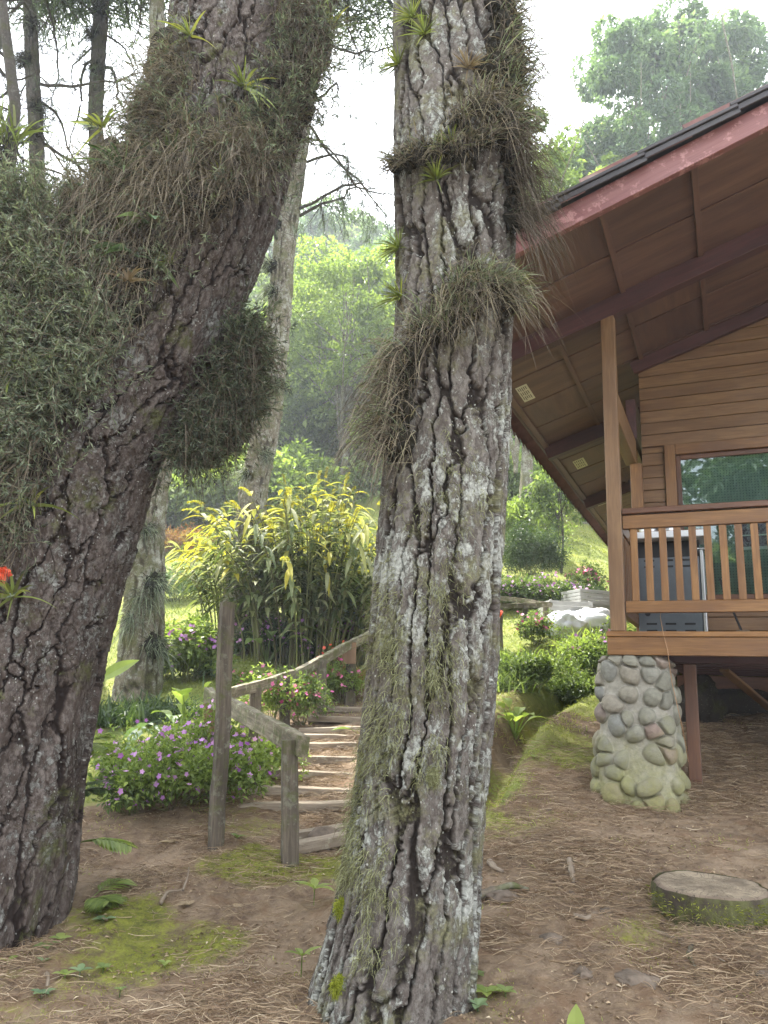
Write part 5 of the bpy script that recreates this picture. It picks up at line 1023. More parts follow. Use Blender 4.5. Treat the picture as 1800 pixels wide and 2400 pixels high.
def stick(pts, r, lab, mat='rootwood', name='root'):
    P = np.array([hit(u, v, 3.0)+ZV*dz for u, v, dz in pts]); tt = np.linspace(0, len(P)-1, 24); P = np.stack([np.interp(tt, np.arange(len(P)), P[:, q]) for q in range(3)], 1)
    for _ in range(3): P[1:-1] = (P[:-2]+2*P[1:-1]+P[2:])/4
    m_b = MB(); tube(m_b, P, r*(1+.35*(vnoise(P*30, 3)-.5)*2)*np.linspace(1, .5, 24), 10); tag(m_b.build(name, M[mat], loc=P[0], smooth=True), lab, name.replace('_', ' '))
stick([(1345,2165,0.02),(1375,2168,.025),(1395,2158,.03),(1412,2158,.02)], .014, 'pale bent root poking from the soil near the stump')
stick([(1335,2035,.03),(1340,2060,.03),(1345,2085,.01)], .02, 'pale upright broken root on the bare slope')
stick([(1515,2190,.01),(1600,2215,.015),(1700,2270,.01)], .012, 'long thin root running past the stump')
stick([(375,2125,.01),(390,2110,.03),(425,2098,.02)], .012, 'curved dark stick on the path left of the steps', name='fallen_stick')
stick([(428,2095,.02),(438,2080,.06),(440,2068,.09)], .008, 'pale twig sticking up from the path', name='fallen_stick')
stick([(1115,2115,.02),(1200,2095,.035),(1240,2100,.02)], .025, 'thick dark root beside the base of the upright pine', 'old')
stick([(1148,2035,.02),(1160,2045,.02),(1178,2052,.01)], .022, 'chunk of pale root right of the upright pine', 'rootwood')
stick([(1625,2220,.0),(1615,2255,.03),(1630,2275,.0)], .018, 'looping mossy root below the stump', 'old')
stick([(100,2275,.01),(112,2310,.02),(108,2330,.0)], .012, 'short reddish root at the lower left')
def dead_leaf(u, v, s_, lab, mat='dead'):
    c = hit(u, v, 3.2)+ZV*.015; m_b = MB(); n = 5; a_ = np.linspace(-1.1, 1.1, n)+rng.uniform(0, 3); D = np.stack([np.cos(a_), np.sin(a_), .15+0*a_], 1); leaves6(m_b, np.repeat([c], n, 0), D, s_, s_*.35, rng.uniform(.5, 1, n), N=np.repeat([[0, 0, 1.]], n, 0), droop=.1); tag(m_b.build('fallen_leaf', M[mat], loc=c), lab, 'leaf')
dead_leaf(443, 2135, .09, 'pale curled dead leaf lying on the path'); dead_leaf(1312, 1935, .09, 'pale fallen leaf on the bare slope in front of the stone pier'); dead_leaf(545, 2134, .07, 'thin dry leaf on the path right of the pale one'); dead_leaf(590, 2195, .07, 'straw-coloured dead leaf in the litter'); dead_leaf(400, 1985, .1, 'grey dead leaf below the flower bush')
# dark uprooted stump under the cabin and a leaning brace
m_b = MB(); c = gat(1640, 1690, 8.3); lump(m_b, c+ZV*.17, np.array([.26, .22, .3]), .3, 0, .4, 60, 9); lump(m_b, c+np.array([.6, .4, .16]), np.array([.75, .2, .2]), .3, 0, .35, 40, 12); o = m_b.build('fallen_log', M['bark_dark'], loc=c, smooth=True); tag(o, 'dark rotten log with torn root end lying under the cabin', 'log')
m_b = MB(); beam(m_b, W(.75, 1.2, ZD-.25), W(1.25, 2.6, 1.35), .09, .03); tag(m_b.build('loose_board', M['wood_pale'], loc=W(1.25, 2.6, 1.3)), 'loose brown board slanting down under the deck', 'board')
# ------------------------------------------------------------------ litter, moss, lawn
def scatter(n, x0, x1, y0, y1): return rng.uniform(x0, x1, n), rng.uniform(y0, y1, n)
x, y = scatter(620000, -4.5, 5.5, 3.0, 12.5)
u_, v_ = px(np.stack([x, y, H0(x, y)], 1)); keep = (u_ > -60) & (u_ < 1860) & (v_ < 2480); x, y = x[keep], y[keep]
mk2 = MASK(x, y); dn = fbm(np.stack([x*1.6, y*1.6, 0*x], -1), 4, 55); pr = np.clip((dn-.40)*5.5, .05, 1)*np.clip(1-1.25*mk2[:, 0], .0, 1)*np.clip(1.15-.9*mk2[:, 1], .12, 1)*np.clip(1.25-(y-3)/13, .3, 1)
keep = rng.random(len(x)) < pr*.62; x, y, dn2 = x[keep], y[keep], dn[keep]; P = np.stack([x, y, H(x, y)+rng.uniform(.004, .03, len(x))], 1); n = len(P)
def zfix(x, y):  # include the fine relief of the ground sheet
    mkk = MASK(x, y); ppp = np.stack([x, y, x*0], -1); nr = np.exp(-((x**2+(y-5)**2)/60.)); return H(x, y)+nr*(1-mkk[:, 0])*((fbm(ppp*5, 4, 9)-.5)*.085+(np.abs(fbm(ppp*16, 3, 12)-.5))*.055)+nr*mkk[:, 1]*(fbm(ppp*11, 3, 15))*.025
P[:, 2] = zfix(x, y)+rng.uniform(.002, .016, n)+np.clip(dn2-.5, 0, .2)*rng.random(n)*.12; az = rng.uniform(0, 6.28, n)+fbm(P*.8, 2, 3)*4
D = np.stack([np.cos(az), np.sin(az), rng.normal(size=n)*.09+.03], 1); m_b = MB(); blades(m_b, P, D, rng.uniform(.06, .17, n), rng.uniform(.0016, .0042, n), rng.uniform(-.05, .12, n), 3, rng.beta(2, 2.2, n), tip=.6, curl=.22)
print('litter', n)
tag(m_b.build('pine_needle_litter', M['litter']), 'brown fallen pine needles strewn over the soil and steps', 'pine needles', None, 'stuff')
def cover(name, label, cat, n, box, fn, Ln, Wd, mat, droop=.35, seg=2, amp=.4, clumps=0):
    x, y = scatter(n, *box); uu, vv = px(np.stack([x, y, H0(x, y)], 1)); k_ = (uu > -80) & (uu < 1880) & (vv < 2500); x, y = x[k_], y[k_]; mkk = MASK(x, y); nn_ = fbm(np.stack([x*3, y*3, 0*x], -1), 4, 66); k_ = rng.random(len(x)) < fn(mkk, nn_, x, y); x, y, nn_ = x[k_], y[k_], nn_[k_]; P = np.stack([x, y, zfix(x, y)-.003], 1); n = len(P)
    sc = np.clip(y/7, .8, 2.6); m_b = MB(); blades(m_b, P, unit(rng.normal(size=(n, 3))*amp+np.array([0, 0, 1.])), Ln*rng.uniform(.5, 1.3, n)*sc**.5, Wd*sc, droop, seg, np.clip(.5+(nn_-.5)*1.6+rng.normal(size=n)*.18, 0, 1)); print(name, n)
    return tag(m_b.build(name, M[mat]), label, cat, None, 'stuff')
cover('moss_carpet', 'yellow-green moss patches on the foreground soil', 'moss', 420000, (-3.5, 4.5, 3.2, 9.5), lambda m, n, x, y: np.clip((m[:, 1]*.9+n*1.2-1.02)*3.2, 0, .9)*(m[:, 0] < .75), .016, .004, 'moss_bright', .3, 2, .9)
cover('lawn_grass', 'short bright green lawn grass on the sunny slope', 'grass', 420000, (-9, 11, 6, 25), lambda m, n, x, y: np.clip((m[:, 0]-.25+(n-.5)*1.4)*2, 0, 1)*np.clip(14/y, .3, 1)*.8, .045, .0055, 'grass', .35, 2, .55)
cover('weeds', 'sparse green weeds sprouting from the foreground soil', 'weeds', 60000, (-3.5, 4.5, 3.2, 9), lambda m, n, x, y: np.clip((n-.60)*8, 0, .5)*(m[:, 0] < .9), .05, .005, 'grass', .6, 3, .8)
# ------------------------------------------------------------------ garden plants
def petals(m_b, P, r, mi, a=None, nrm=None):
    n = len(P); k = 5; N = unit(rand_dir(n)*.6+np.array([0, -.55, .6])) if nrm is None else nrm; X = unit(np.cross(N, rand_dir(n))); Yv = np.cross(N, X); r = np.broadcast_to(r, (n,))[:, None]; V = [P]
    for q in range(2*k):
        an = q*math.pi/k; rr = r*(1 if q % 2 == 0 else .62); V.append(P+(X*math.cos(an)+Yv*math.sin(an))*rr+N*r*(.12 if q % 2 == 0 else .02))
    V = np.stack(V, 1).reshape(-1, 3); i = (np.arange(n)*(2*k+1))[:, None]; F_ = np.concatenate([np.concatenate([i, i+1+q, i+1+(q+1) % (2*k)], 1) for q in range(2*k)]); m_b.add(V, F_, np.repeat(rng.random(n) if a is None else a, 2*k+1), mi)
def bush(name, label, C, rad, nl, leafL, mat, fl=None, nf=0, fr_=.02, cat='bush', lw=.5, k=40, fill=.5, base_stems=18, a=(0, 1), fcl=0, group=None, hollow=.3):
    C = np.array(C, float); rad = np.array(rad, float); cen = C+ZV*rad[2]*.85; m_b = MB(); d = rand_dir(k); d[:, 2] = np.abs(d[:, 2])*1.1-.35; cc = cen+unit(d)*rad*rng.uniform(hollow, .95, (k, 1)); cc[:, 2] = np.maximum(cc[:, 2], C[2]+.05); ca = rng.random(k); cs = rad.mean()*rng.uniform(.2, .42, k)
    for q in cc[:base_stems]: B = poly_branch(C-ZV*.05+rng.normal(size=3)*rad*.1*np.array([1, 1, 0]), q-C, np.linalg.norm(q-C)*1.02, 5, .3); tube(m_b, B, np.linspace(.012, .004, 6)*max(.5, rad.mean()), 4, .3, 1)
    ix = rng.integers(0, k, nl); dd = rand_dir(nl); P = cc[ix]+dd*(cs[ix]*rng.uniform(fill, 1, nl))[:, None]; D = unit(dd*.7+rng.normal(size=(nl, 3))*.5+np.array([0, 0, .1])); L_ = leafL*rng.uniform(.6, 1.3, nl)
    leaves(m_b, P, D, L_, L_*lw, np.clip(a[0]+(a[1]-a[0])*(ca[ix]*.5+.5*rng.random(nl)), 0, 1), 0, N=np.repeat(ZV[None], nl, 0)+dd*.6)
    mats = [M[mat], M['stemmat']]
    if fl:
        if fcl: fc = rng.integers(0, k, fcl); j = fc[rng.integers(0, fcl, nf)]
        else: j = rng.integers(0, k, nf)
        nf = int(nf*1.5); j = np.resize(j, nf); d2 = unit(rand_dir(nf)+np.array([0, -.5, .6])); petals(m_b, cc[j]+d2*(cs[j]*1.08)[:, None], fr_*1.3*rng.uniform(.7, 1.15, nf), 2); mats.append(M[fl])
    return tag(m_b.build(name, mats, loc=C), label, cat, group)
def straps(name, label, C, n, Ln, W, mat, rad=.1, droop=.6, amp=.5, a=(0, 1), cat='plant', group=None, fl=None, nf=0):
    C = np.array(C, float); m_b = MB(); P = C+rng.normal(size=(n, 3))*np.array([rad, rad, 0])-ZV*.02; blades(m_b, P, unit(rng.normal(size=(n, 3))*amp+ZV), Ln*rng.uniform(.55, 1.15, n), W, droop*rng.uniform(.5, 1.3, n), 6, rng.uniform(a[0], a[1], n), tip=.05); mats = [M[mat]]
    if fl: petals(m_b, C+rng.normal(size=(nf, 3))*np.array([rad, rad, .05])+ZV*Ln*.8, .03, 1); mats.append(M[fl])
    return tag(m_b.build(name, mats, loc=C), label, cat, group)
# the big ginger clump
def ginger(C, wid, hgt, ncane, label):
    root = thing('ginger_clump', label, 'plant', C); st_ = MB(); lf = MB(); tp = MB()
    for k in range(ncane):
        an = rng.uniform(0, 6.28); rr = rng.uniform(0, 1)**.6; b = np.array([C[0]+math.cos(an)*rr*wid*.28, C[1]+math.sin(an)*rr*wid*.25, 0]); b[2] = on(b[0], b[1])[2]-.03
        out = np.array([math.cos(an), math.sin(an), 0])*rr*.75+rng.normal(size=3)*np.array([.15, .15, 0]); h_ = hgt*rng.uniform(.6, 1.05)*(1-.12*rr); tt = np.linspace(0, 1, 12)
        B = b+np.outer(tt**1.7, out*wid*.4)+np.outer(tt-.22*rr*tt**3, [0, 0, h_]); tube(st_, B, np.linspace(.016, .006, 12), 5, rng.random())
        nl = 17; ti = np.linspace(.35, .99, nl)*10.99; kk = ti.astype(int); bp = B[kk]+(B[kk+1]-B[kk])*(ti-kk)[:, None]; tg = unit(B[kk+1]-B[kk]); sd = unit(np.cross(tg, rand_dir(1)[0])); sgn = np.where(np.arange(nl) % 2, 1, -1)[:, None]
        D = unit(tg*.55+sd*sgn*.85+rng.normal(size=(nl, 3))*.34); tone = .12+.5*rng.random(); A_ = np.clip(tone+.16*rng.normal(size=nl)+.32*sstep(.75, 1, ti/11), 0, 1)
        A_ = np.where(ti/11 > .8, np.clip(A_+.12, 0, 1), np.minimum(A_, .66)); leaves6(lf, bp, D, rng.uniform(.28, .46, nl), .075, A_, N=np.repeat(ZV[None], nl, 0)+tg*.3, droop=.55, seg=4)
        if rng.random() < .5:   # scalloped yellow tips
            e = B[-1]; n2 = 14; q = np.linspace(0, .28, n2); dt = unit(tg[-1]+out*.7+np.array([0, 0, .1])); bp = e+np.outer(q, dt)-np.outer(q*q*1.6, ZV); leaves(lf, np.repeat(bp, 2, 0), unit(np.repeat(np.cross(dt, ZV)[None], 2*n2, 0)*np.tile([1, -1], n2)[:, None]+dt*.4), .055, .045, rng.uniform(.8, 1, 2*n2))
    st_.build('canes', M['stemmat'], root); lf.build('leaves', M['leaf_ginger'], root); return root
ginger(gat(715, 1492, 13.2), 3.9, 3.35, 190, 'large clump of tall arching ginger with yellow-green tips behind the handrail')
ginger(gat(560, 1440, 14.2), 2.4, 2.6, 55, 'smaller arching part of yellow ginger canes beside the slender pale pine')
broad = lambda name, label, C, n, Ln, W, mat, **k: (lambda m_b: (broad_leaf(m_b, np.array(C), n, Ln, W, **k), tag(m_b.build(name, M[mat], loc=C), label, 'plant'))[1])(MB())
broad('banana_leaf_plant', 'paddle-leaved plant with split hanging leaves in front of the ginger clump', gat(630, 1500, 12.6), 11, .62, .2, 'leaf_mid', up=.9, stem=.6, droop=.6)
broad('arrow_leaf_plant', 'large heart-shaped bright leaf plant left of the handrail corner', gat(440, 1730, 8.6), 7, .36, .24, 'leaf_lime', up=1.1, stem=.55, droop=.5)
broad('arrow_leaf_plant', 'drooping grey-green broad-leaf plant beside the bright heart-leaved one', gat(400, 1730, 8.5), 8, .4, .17, 'leaf_blue', up=.8, stem=.4, droop=.7)
broad('arrow_leaf_plant', 'single bright arrow leaf at the top of the steps beside the upright pine', gat(838, 1668, 9.5), 2, .3, .18, 'leaf_lime', up=.6, stem=.12, droop=.2)
broad('arrow_leaf_plant', 'lush lime broad-leaf plant right of the upright pine above the ditch', gat(1208, 1655, 8.6), 12, .27, .15, 'leaf_lime', up=1.0, stem=.35, droop=.5)
straps('strappy_plant', 'dark green strap-leaf row at the lawn edge behind the leaning pine', gat(300, 1688, 9.8), 520, .5, .03, 'leaf_dark', rad=.33, a=(.2, 1)); straps('strappy_plant', 'second dark strap-leaf clump right of the first at the lawn edge', gat(380, 1668, 10.2), 320, .5, .03, 'leaf_dark', rad=.25, a=(.2, 1)); straps('strappy_plant', 'strap-leaf clump half behind the leaning pine', gat(235, 1690, 9.6), 300, .5, .03, 'leaf_dark', rad=.25, a=(.2, 1))
straps('strappy_plant', 'silvery fountain of strap leaves left of the tall pole', gat(500, 1560, 12), 240, .75, .028, 'leaf_blue', rad=.1, droop=.9, amp=.7); straps('strappy_plant', 'silvery strap leaves arching over the flower bush', gat(330, 1790, 8.3), 90, .55, .028, 'leaf_blue', rad=.07, droop=.9, amp=.6); straps('strappy_plant', 'upright bright strap leaves at the foot of the handrail corner', gat(478, 1800, 7.9), 60, .45, .022, 'leaf_lime', rad=.05, droop=.2, amp=.2); straps('strappy_plant', 'bright upright blades in the middle of the flower bush', gat(398, 1870, 7.2), 26, .4, .024, 'leaf_lime', rad=.03, droop=.2, amp=.2)
bush('herb_bush', 'tall light-green leafy herb bush with violet flower spikes left of the pole', gat(440, 1585, 11.6), (.65, .55, .5), 4600, .09, 'leaf_lime', 'flower_purple', 60, .03, k=60, lw=.55, fcl=5, hollow=.1)
bush('herb_bush', 'second light-green herb bush closer to the mossy trunk', gat(380, 1600, 11.8), (.42, .45, .42), 2600, .09, 'leaf_mid', 'flower_purple', 16, .03, k=50, lw=.55, hollow=.1)
bush('flower_bush', 'sprawling green bush dotted with pink-purple flowers left of the tall pole', gat(400, 1905, 6.9), (.82, .6, .34), 7500, .05, 'leaf_lime', 'flower_purple', 120, .021, k=70, fill=.3, hollow=.1)
bush('flower_bush', 'leafy flower bush right at the handrail corner with purple blooms', gat(470, 1830, 7.6), (.6, .4, .36), 4600, .05, 'leaf_lime', 'flower_purple', 90, .021, k=50, fill=.3, hollow=.1)
bush('flower_bush', 'low flower bush at the left end of the sprawling one', gat(310, 1940, 6.7), (.32, .3, .2), 2200, .05, 'leaf_mid', 'flower_purple', 34, .02, k=40, fill=.3, hollow=.1)
bush('flower_bush', 'dark-leaved purple flower bush between the pole and the short post', gat(570, 1800, 7.7), (.55, .4, .27), 3600, .055, 'leaf_lime', 'flower_purple', 40, .022, k=45, fill=.3, hollow=.1)
bush('flower_bush', 'dark round bush with small mauve flowers behind the tall pole', gat(640, 1545, 12.9), (.75, .5, .42), 4200, .07, 'leaf_dark', 'flower_purple', 150, .026, k=50, hollow=.1)
bush('flower_bush', 'dome covered with small mauve flowers beside the upright pine', gat(815, 1480, 13.5), (.6, .45, .45), 3200, .06, 'leaf_mid', 'flower_purple', 420, .026, k=50, hollow=.1)
bush('flower_bush', 'low mauve-flowered plants at the shaded foot of the ginger clump', gat(740, 1500, 13.1), (.9, .3, .16), 1800, .06, 'leaf_dark', 'flower_purple', 60, .024, k=40)
bush('pink_flower_plant', 'spindly plants with bright pink flowers under the middle of the rail', gat(640, 1680, 9.8), (.42, .3, .42), 1700, .055, 'leaf_lime', 'flower_pink', 34, .024, k=50, hollow=.1); bush('pink_flower_plant', 'pink and orange flowered plants inside the rail beside the steps', gat(705, 1690, 10.1), (.35, .3, .36), 1500, .055, 'leaf_mid', 'flower_pink', 26, .024, k=50, hollow=.1)
bush('pink_flower_plant', 'green bushy plants with a few pink flowers under the far end of the rail', gat(800, 1640, 11.6), (.5, .35, .36), 2600, .06, 'leaf_lime', 'flower_pink', 34, .027, k=50, hollow=.1); bush('pink_flower_plant', 'short grassy flower plants on the slope above the rail', gat(640, 1590, 11.5), (.8, .3, .14), 2200, .06, 'leaf_lime', 'flower_pink', 34, .028, k=50)
straps('red_leaf_plant', 'clump of reddish-brown bromeliads rising behind the far rail', gat(775, 1560, 12.2), 90, .7, .045, 'leaf_red', rad=.2, droop=.5, amp=.6, fl='flower_red', nf=12); straps('red_leaf_plant', 'second reddish strap plant by the last rail post', gat(845, 1545, 12.4), 70, .6, .045, 'leaf_red', rad=.15, droop=.5, amp=.6)
bush('hydrangea', 'lime-leaved hydrangea with pale blue flower heads left of the upright pine', gat(845, 1455, 13.6), (.5, .5, .75), 2200, .11, 'leaf_lime', 'flower_blue', 90, .035, k=40, fcl=3)
bush('shrub', 'round grey-green shrub on the lawn behind the mossy trunk', gat(410, 1395, 18), (.85, .8, .45), 4200, .08, 'leaf_blue', k=60, lw=.35); bush('red_shrub', 'reddish-brown spiky shrub at the top of the lawn', gat(425, 1275, 24), (1.1, .8, .38), 2600, .16, 'leaf_red', k=40, lw=.2)
for u, v, Y, w_, h_, mt, lab in [(480,1235,27,2.4,1.2,'leaf_lime','hedge of pale broad leaves at the upper lawn edge, left part'),(400,1210,28,2.2,1.3,'leaf_blue','white-green large-leaved hedge mass behind the lawn'),(560,1230,27,2.0,1.5,'leaf_mid','mid-green hedge mass left of the slender pale pine'),(650,1230,26,2,1.6,'leaf_lime','light-green hedge mass behind the ginger clump'),(330,1215,27,2,1.2,'leaf_mid','green hedge mass behind the mossy trunk')]:
    bush('hedge', lab, gat(u, v, Y), (w_, 1.5, h_), 6500, .24, mt, k=70, lw=.6, cat='hedge')
straps('dark_broadleaf_clump', 'dark glossy broad-leaved clump above the ginger, left of the upright pine', gat(830, 1190, 19), 260, 1.6, .16, 'leaf_dark', rad=.7, droop=.35, amp=.4, a=(.3, 1))
m_b = MB(); p = gat(393, 1318, 20); tube(m_b, [p, p+ZV*.35], .025, 8); tag(m_b.build('marker_post', M['white'], loc=p), 'short white post standing on the sunny lawn', 'post')
# right-hand garden
bush('round_bush', 'dense round dark-green bush on the lawn right of the upright pine', gat(1243, 1352, 16.5), (.72, .7, .72), 11000, .06, 'leaf_dark', k=90, a=(.1, 1), lw=.45, hollow=.4)
bush('shrub', 'yellow-green loose shrub behind the round bush', gat(1235, 1300, 19), (1.1, .8, .9), 5200, .1, 'leaf_lime', k=60); bush('shrub', 'tall weedy shrub left of the corrugated eave', gat(1200, 1260, 22), (1.4, 1., 1.5), 8000, .14, 'leaf_mid', k=80, hollow=.1); bush('shrub', 'leafy thicket under the whitish trunk', gat(1250, 1240, 24), (1.4, 1., 1.3), 8000, .15, 'leaf_blue', k=80, hollow=.1); bush('shrub', 'dark green thicket higher under the eave', gat(1250, 1170, 27), (3., 1.4, 2.2), 9000, .2, 'leaf_dark', k=80, hollow=.1)
broad_tree('sapling', 'thin young tree with a curved stem right of the round bush', gat(1315, 1330, 17.5), 2.9, (.75, .6, 1.), 'leaf_mid', 1500, .13, None, 'bark_dark', low=.3, k=30, wood=.008)
bush('flower_bush', 'pink flower shrub on the lawn beside the cabin post', gat(1375, 1372, 16), (.42, .4, .42), 1500, .07, 'leaf_mid', 'flower_pink', 60, .028, k=40, fcl=9); bush('flower_bush', 'low mauve flowers at the foot of the pink flower shrub', gat(1345, 1395, 15.5), (.5, .3, .2), 1500, .07, 'leaf_mid', 'flower_purple', 140, .03, k=40)
straps('strappy_plant', 'dark strap-leaf clump on the grassy bank beside the cabin post', gat(1365, 1412, 15), 280, .5, .03, 'leaf_mid', rad=.22, droop=.7); straps('strappy_plant', 'brighter strap-leaf clump touching the cabin post', gat(1405, 1415, 14.8), 200, .55, .035, 'leaf_lime', rad=.15, droop=.7)
bush('bank_shrubs', 'tangled low shrubs with mauve flowers covering the grassy bank', gat(1225, 1428, 14.6), (1.25, .35, .3), 6500, .07, 'leaf_mid', 'flower_purple', 120, .028, k=90, hollow=.1, a=(0, .8)); bush('bank_shrubs', 'tangled green growth on the bank above the crates', gat(1330, 1432, 14.9), (.9, .35, .24), 4200, .07, 'leaf_dark', k=70, hollow=.1)
straps('daylily_clump', 'fountain-like grass clump in front of the second fence', gat(1215, 1535, 11.5), 520, .62, .022, 'leaf_lime', rad=.3, droop=.8, amp=.6); straps('daylily_clump', 'bright lime strap-leaf clump in front of the white sacks', gat(1385, 1500, 12), 420, .75, .035, 'leaf_lime', rad=.22, droop=.6, amp=.5, a=(.5, 1)); straps('daylily_clump', 'grass clump between the fountain-like grass and the lime clump', gat(1300, 1540, 11.4), 320, .5, .022, 'leaf_mid', rad=.25, droop=.8, amp=.6)
straps('daylily_clump', 'grassy tuft beside the upright pine behind the lime broad-leaf plant', gat(1185, 1600, 9.6), 260, .5, .02, 'leaf_mid', rad=.12, droop=.6, amp=.4)
bush('flower_bush', 'mauve-flowered shrub behind the stone pier under the deck corner', gat(1400, 1555, 11), (.55, .4, .3), 3200, .06, 'leaf_lime', 'flower_purple', 50, .026, k=50, hollow=.1); bush('flower_bush', 'pink flowers below the second fence', gat(1260, 1480, 12.3), (.5, .3, .3), 1400, .06, 'leaf_mid', 'flower_pink', 30, .024, k=40, hollow=.1)
bush('bank_shrubs', 'dark leafy overhang on the far side of the ditch', gat(1330, 1608, 10.3), (.75, .35, .22), 4200, .055, 'leaf_mid', k=70, hollow=.1); bush('bank_shrubs', 'green growth along the far side of the ditch under the fountain grass', gat(1240, 1620, 9.8), (.6, .3, .22), 3600, .055, 'leaf_mid', k=60, hollow=.1); bush('bank_shrubs', 'shaded growth right behind the stone pier', gat(1420, 1600, 10.8), (.45, .3, .3), 2600, .06, 'leaf_mid', k=50, hollow=.1)
m_b = MB(); p = gat(1180, 1500, 10.5); B = np.array([p, at(1168, 1450, 10.4), at(1178, 1400, 10.4)]); tube(m_b, B, [.006, .004, .003], 5, .3, 1); petals(m_b, at(1173, 1436, 10.3)+rng.normal(size=(7, 3))*.02, .045, 0); tag(m_b.build('red_flower', [M['flower_red'], M['stemmat']], loc=p), 'single red flower on a thin stalk at the right edge of the upright pine', 'flower')
bush('green_growth', 'leafy plants seen far off under the cabin floor', gat(1700, 1610, 13), (2.2, .5, .45), 4200, .1, 'leaf_mid', k=60)
# ferns and seedlings near the camera
def fern(label, C, n, Ln, az0, az1, el=.6, mat='leaf_lime', name='fern'):
    m_b = MB()
    for k in range(n):
        az = rng.uniform(az0, az1); e_ = rng.uniform(el-.4, el+.3); d = np.array([math.sin(az)*math.cos(e_), math.cos(az)*math.cos(e_), math.sin(e_)]); t_ = np.linspace(0, 1, 9); L_ = Ln*rng.uniform(.7, 1.1); B = C+np.outer(t_, d*L_)-np.outer(t_**2*L_*.35, ZV); tube(m_b, B, np.linspace(.004, .0015, 9), 4, .4)
        ti = np.linspace(.35, 1, 9); ti = np.repeat(ti, 2); kk = np.minimum((ti*8).astype(int), 7); bp = B[kk]+(B[kk+1]-B[kk])*(ti*8-kk)[:, None]; tg = unit(B[kk+1]-B[kk]); sd = unit(np.cross(tg, ZV))*np.tile([1, -1], 9)[:, None]; ll = L_*.42*np.sin(np.clip(ti*1.1-.15, 0, 1)*3.0)+.03
        leaves6(m_b, bp, unit(sd+tg*.7), ll, .028, rng.uniform(.4, 1, 18), N=np.repeat(ZV[None], 18, 0), droop=.2, seg=3)
    return tag(m_b.build(name, M[mat], loc=C), label, 'fern')
for u, v, Y, lab, n, L_ in [(195,1750,5.3,'fern frond bunch high on the right side of the leaning pine base',4,.3),(180,1860,5.2,'dark fern drooping beside the leaning pine trunk',3,.24),(185,1975,5.3,'bright feathery fern beside the leaning pine',5,.34),(180,2110,5.2,'lowest fern at the foot of the leaning pine',6,.32)]:
    p = at(u, v, Y); fern(lab, p if v < 2050 else hit(200, 2125, 4.), n, L_, .6, 2.4, .5, 'leaf_dark' if 'dark' in lab else 'leaf_lime')
m_b = MB(); p = gat(225, 1600, 8.6); p = at(228, 1598, 8.4); leaves6(m_b, np.array([p-np.array([0, 0, .0])]), np.array([[.75, -.1, .55]]), .55, .14, .8, N=np.array([[0, -1., .3]]), droop=.15, seg=5); q = gat(222, 1690, 8.5); tube(m_b, [q, (p+q)/2+np.array([-.02, 0, 0]), p], .008, 5); tag(m_b.build('paddle_leaf_plant', M['leaf_lime'], loc=q), 'single long bright paddle leaf beside the leaning pine', 'plant')
def seedling(u, v, n, L_, lab, y0=3.2, mat='leaf_mid', stem=.04, W_=.5):
    c = hit(u, v, y0); m_b = MB(); top = c+ZV*stem; tube(m_b, [c-ZV*.01, top], .003, 5, .4); an = np.linspace(0, 6.28, n, endpoint=False)+rng.uniform(0, 1); D = np.stack([np.cos(an), np.sin(an), .35+.3*rng.random(n)], 1); leaves6(m_b, np.repeat([top], n, 0), D, L_*rng.uniform(.7, 1.1, n), L_*W_, rng.uniform(.5, 1, n), N=np.repeat(ZV[None], n, 0), droop=.25); tag(m_b.build('seedling', M[mat], loc=c), lab, 'seedling')
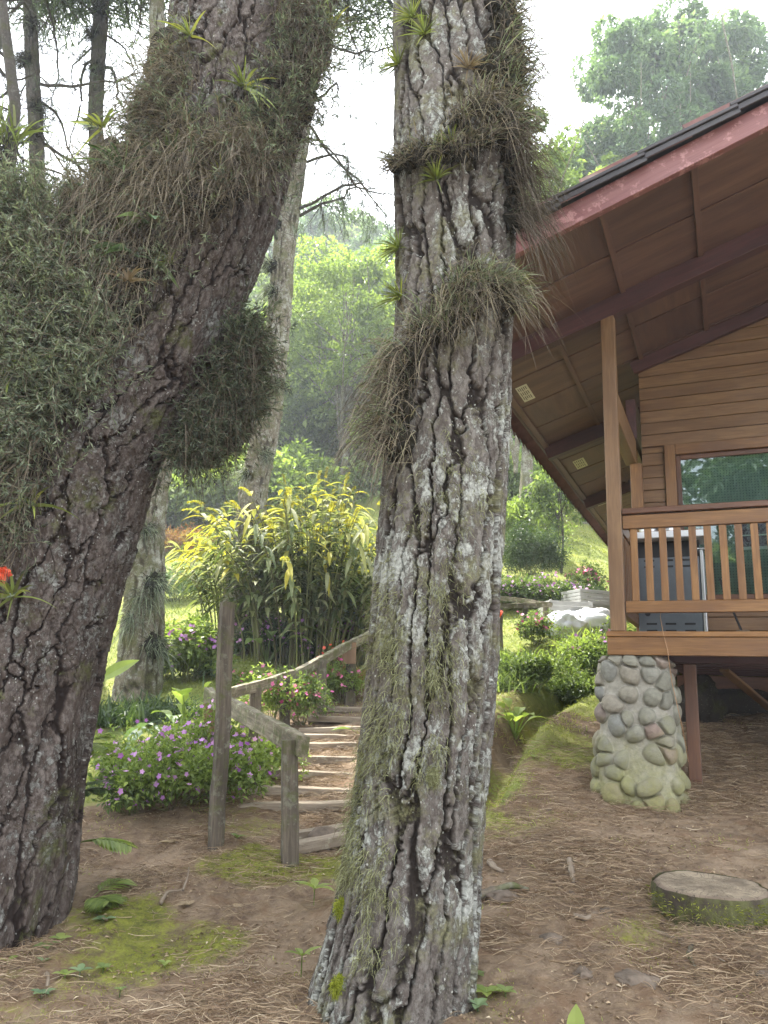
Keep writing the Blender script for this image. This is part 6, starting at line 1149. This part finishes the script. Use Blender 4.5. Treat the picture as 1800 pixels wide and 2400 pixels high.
for k, (u, v, n, L_, lab) in enumerate([(735,2130,5,.19,'five-leaved pale plant in front of the foot of the handrail, by the upright pine'),(705,2300,4,.13,'pale leaf sprig at the left foot of the upright pine'),(745,2365,3,.08,'tiny three-leaved sprout at the base of the upright pine'),(105,2235,4,.1,'seedling at the foot of the leaning pine'),(140,2225,4,.09,'seedling just right of the leaning pine foot'),(240,2180,5,.09,'seedling on the moss patch near the leaning pine'),(225,2160,4,.06,'small sprout at the upper edge of the moss patch'),
    (150,2310,4,.07,'seedling in the lower left litter'),(185,2300,4,.07,'seedling right of its neighbour in the lower left litter'),(240,2290,4,.07,'seedling on the lower moss patch'),(15,2275,2,.08,'two-leaved seedling at the left frame edge'),(95,2355,5,.07,'seedling near the bottom left corner'),(280,2340,4,.05,'tiny pale sprout low on the moss'),(385,2275,3,.06,'lone sprout in the middle of the lower moss'),(100,2270,3,.05,'tiny sprout above the reddish root'),
    (1115,2310,4,.08,'upper round-leaved weed at the right foot of the upright pine'),(1140,2350,6,.09,'middle round-leaved weed at the right foot of the upright pine'),(1120,2375,5,.08,'lowest round-leaved weed at the right foot of the upright pine'),(1185,2345,4,.07,'round-leaved weed furthest right from the upright pine'),(1570,2165,4,.05,'little clover sprout in front of the stump'),(1780,2160,4,.08,'blue-green sprout right of the stump'),(555,1975,3,.09,'small upright sprout by the foot of the tall pole'),(1250,1785,4,.06,'sprout on the mossy bank')]):
    seedling(u, v, n, L_, lab, mat=['leaf_mid', 'leaf_lime', 'leaf_blue'][k % 3] if L_ < .12 else 'leaf_lime', stem=.1 if L_ > .12 else .03, W_=.28 if L_ > .12 else .55)
m_b = MB(); p = at(1345, 2412, 3.35); leaves6(m_b, np.array([p-ZV*.05]), np.array([[.1, .1, 1.]]), .15, .07, .9, N=np.array([[0, -1., .2]]), droop=.1, seg=5); tube(m_b, [on(p[0], p[1]), p-ZV*.05], .005, 5); tag(m_b.build('bright_leaf', M['leaf_lime'], loc=on(p[0], p[1])), 'bright green leaf tip poking up at the bottom edge', 'leaf')

cover('tall_weeds', 'loose taller grass and weeds along the borders of lawn, ditch and steps', 'weeds', 90000, (-4.5, 5.5, 4.5, 13.5), lambda m, n, x, y: np.clip(1-np.abs(m[:, 0]-.55)*2.2, 0, 1)*np.clip((n-.47)*7, 0, .6), .12, .006, 'grass', .7, 4, .6)
x, y = scatter(26000, -3.6, 5.2, 3.2, 9.5); mk3 = MASK(x, y); k_ = (mk3[:, 0] < .4) & (fbm(np.stack([x*2, y*2, 0*x], -1), 3, 91) > .44); x, y = x[k_], y[k_]; P = np.stack([x, y, zfix(x, y)+.004], 1); n = len(P); D = rng.normal(size=(n, 3)); D[:, 2] *= .2
m_b = MB(); L_ = rng.uniform(.008, .035, n); leaves(m_b, P, D, L_, L_*rng.uniform(.25, .7, n), rng.beta(1.6, 1.6, n), N=np.repeat(ZV[None], n, 0), fold=.3); tag(m_b.build('bark_debris', M['litter']), 'bark chips, crumbs and dead leaf bits scattered over the soil', 'debris', None, 'stuff')
# ------------------------------------------------------------------ air
t = NT('thin mountain haze'); vp = t.n('ShaderNodeVolumePrincipled'); vp.inputs['Color'].default_value = (.86, .92, 1, 1); vp.inputs['Density'].default_value = .0022; vp.inputs['Anisotropy'].default_value = .3
t.t.links.new(vp.outputs[0], t.out.inputs['Volume']); m_b = MB(); obox(m_b, (0, 18, 21), (59, 0, 0), (0, 59, 0), (0, 0, 36), .01); hz = m_b.build('haze', t.m); tag(hz, None, None, None, 'stuff'); hz['label'] = 'thin bluish mountain haze'
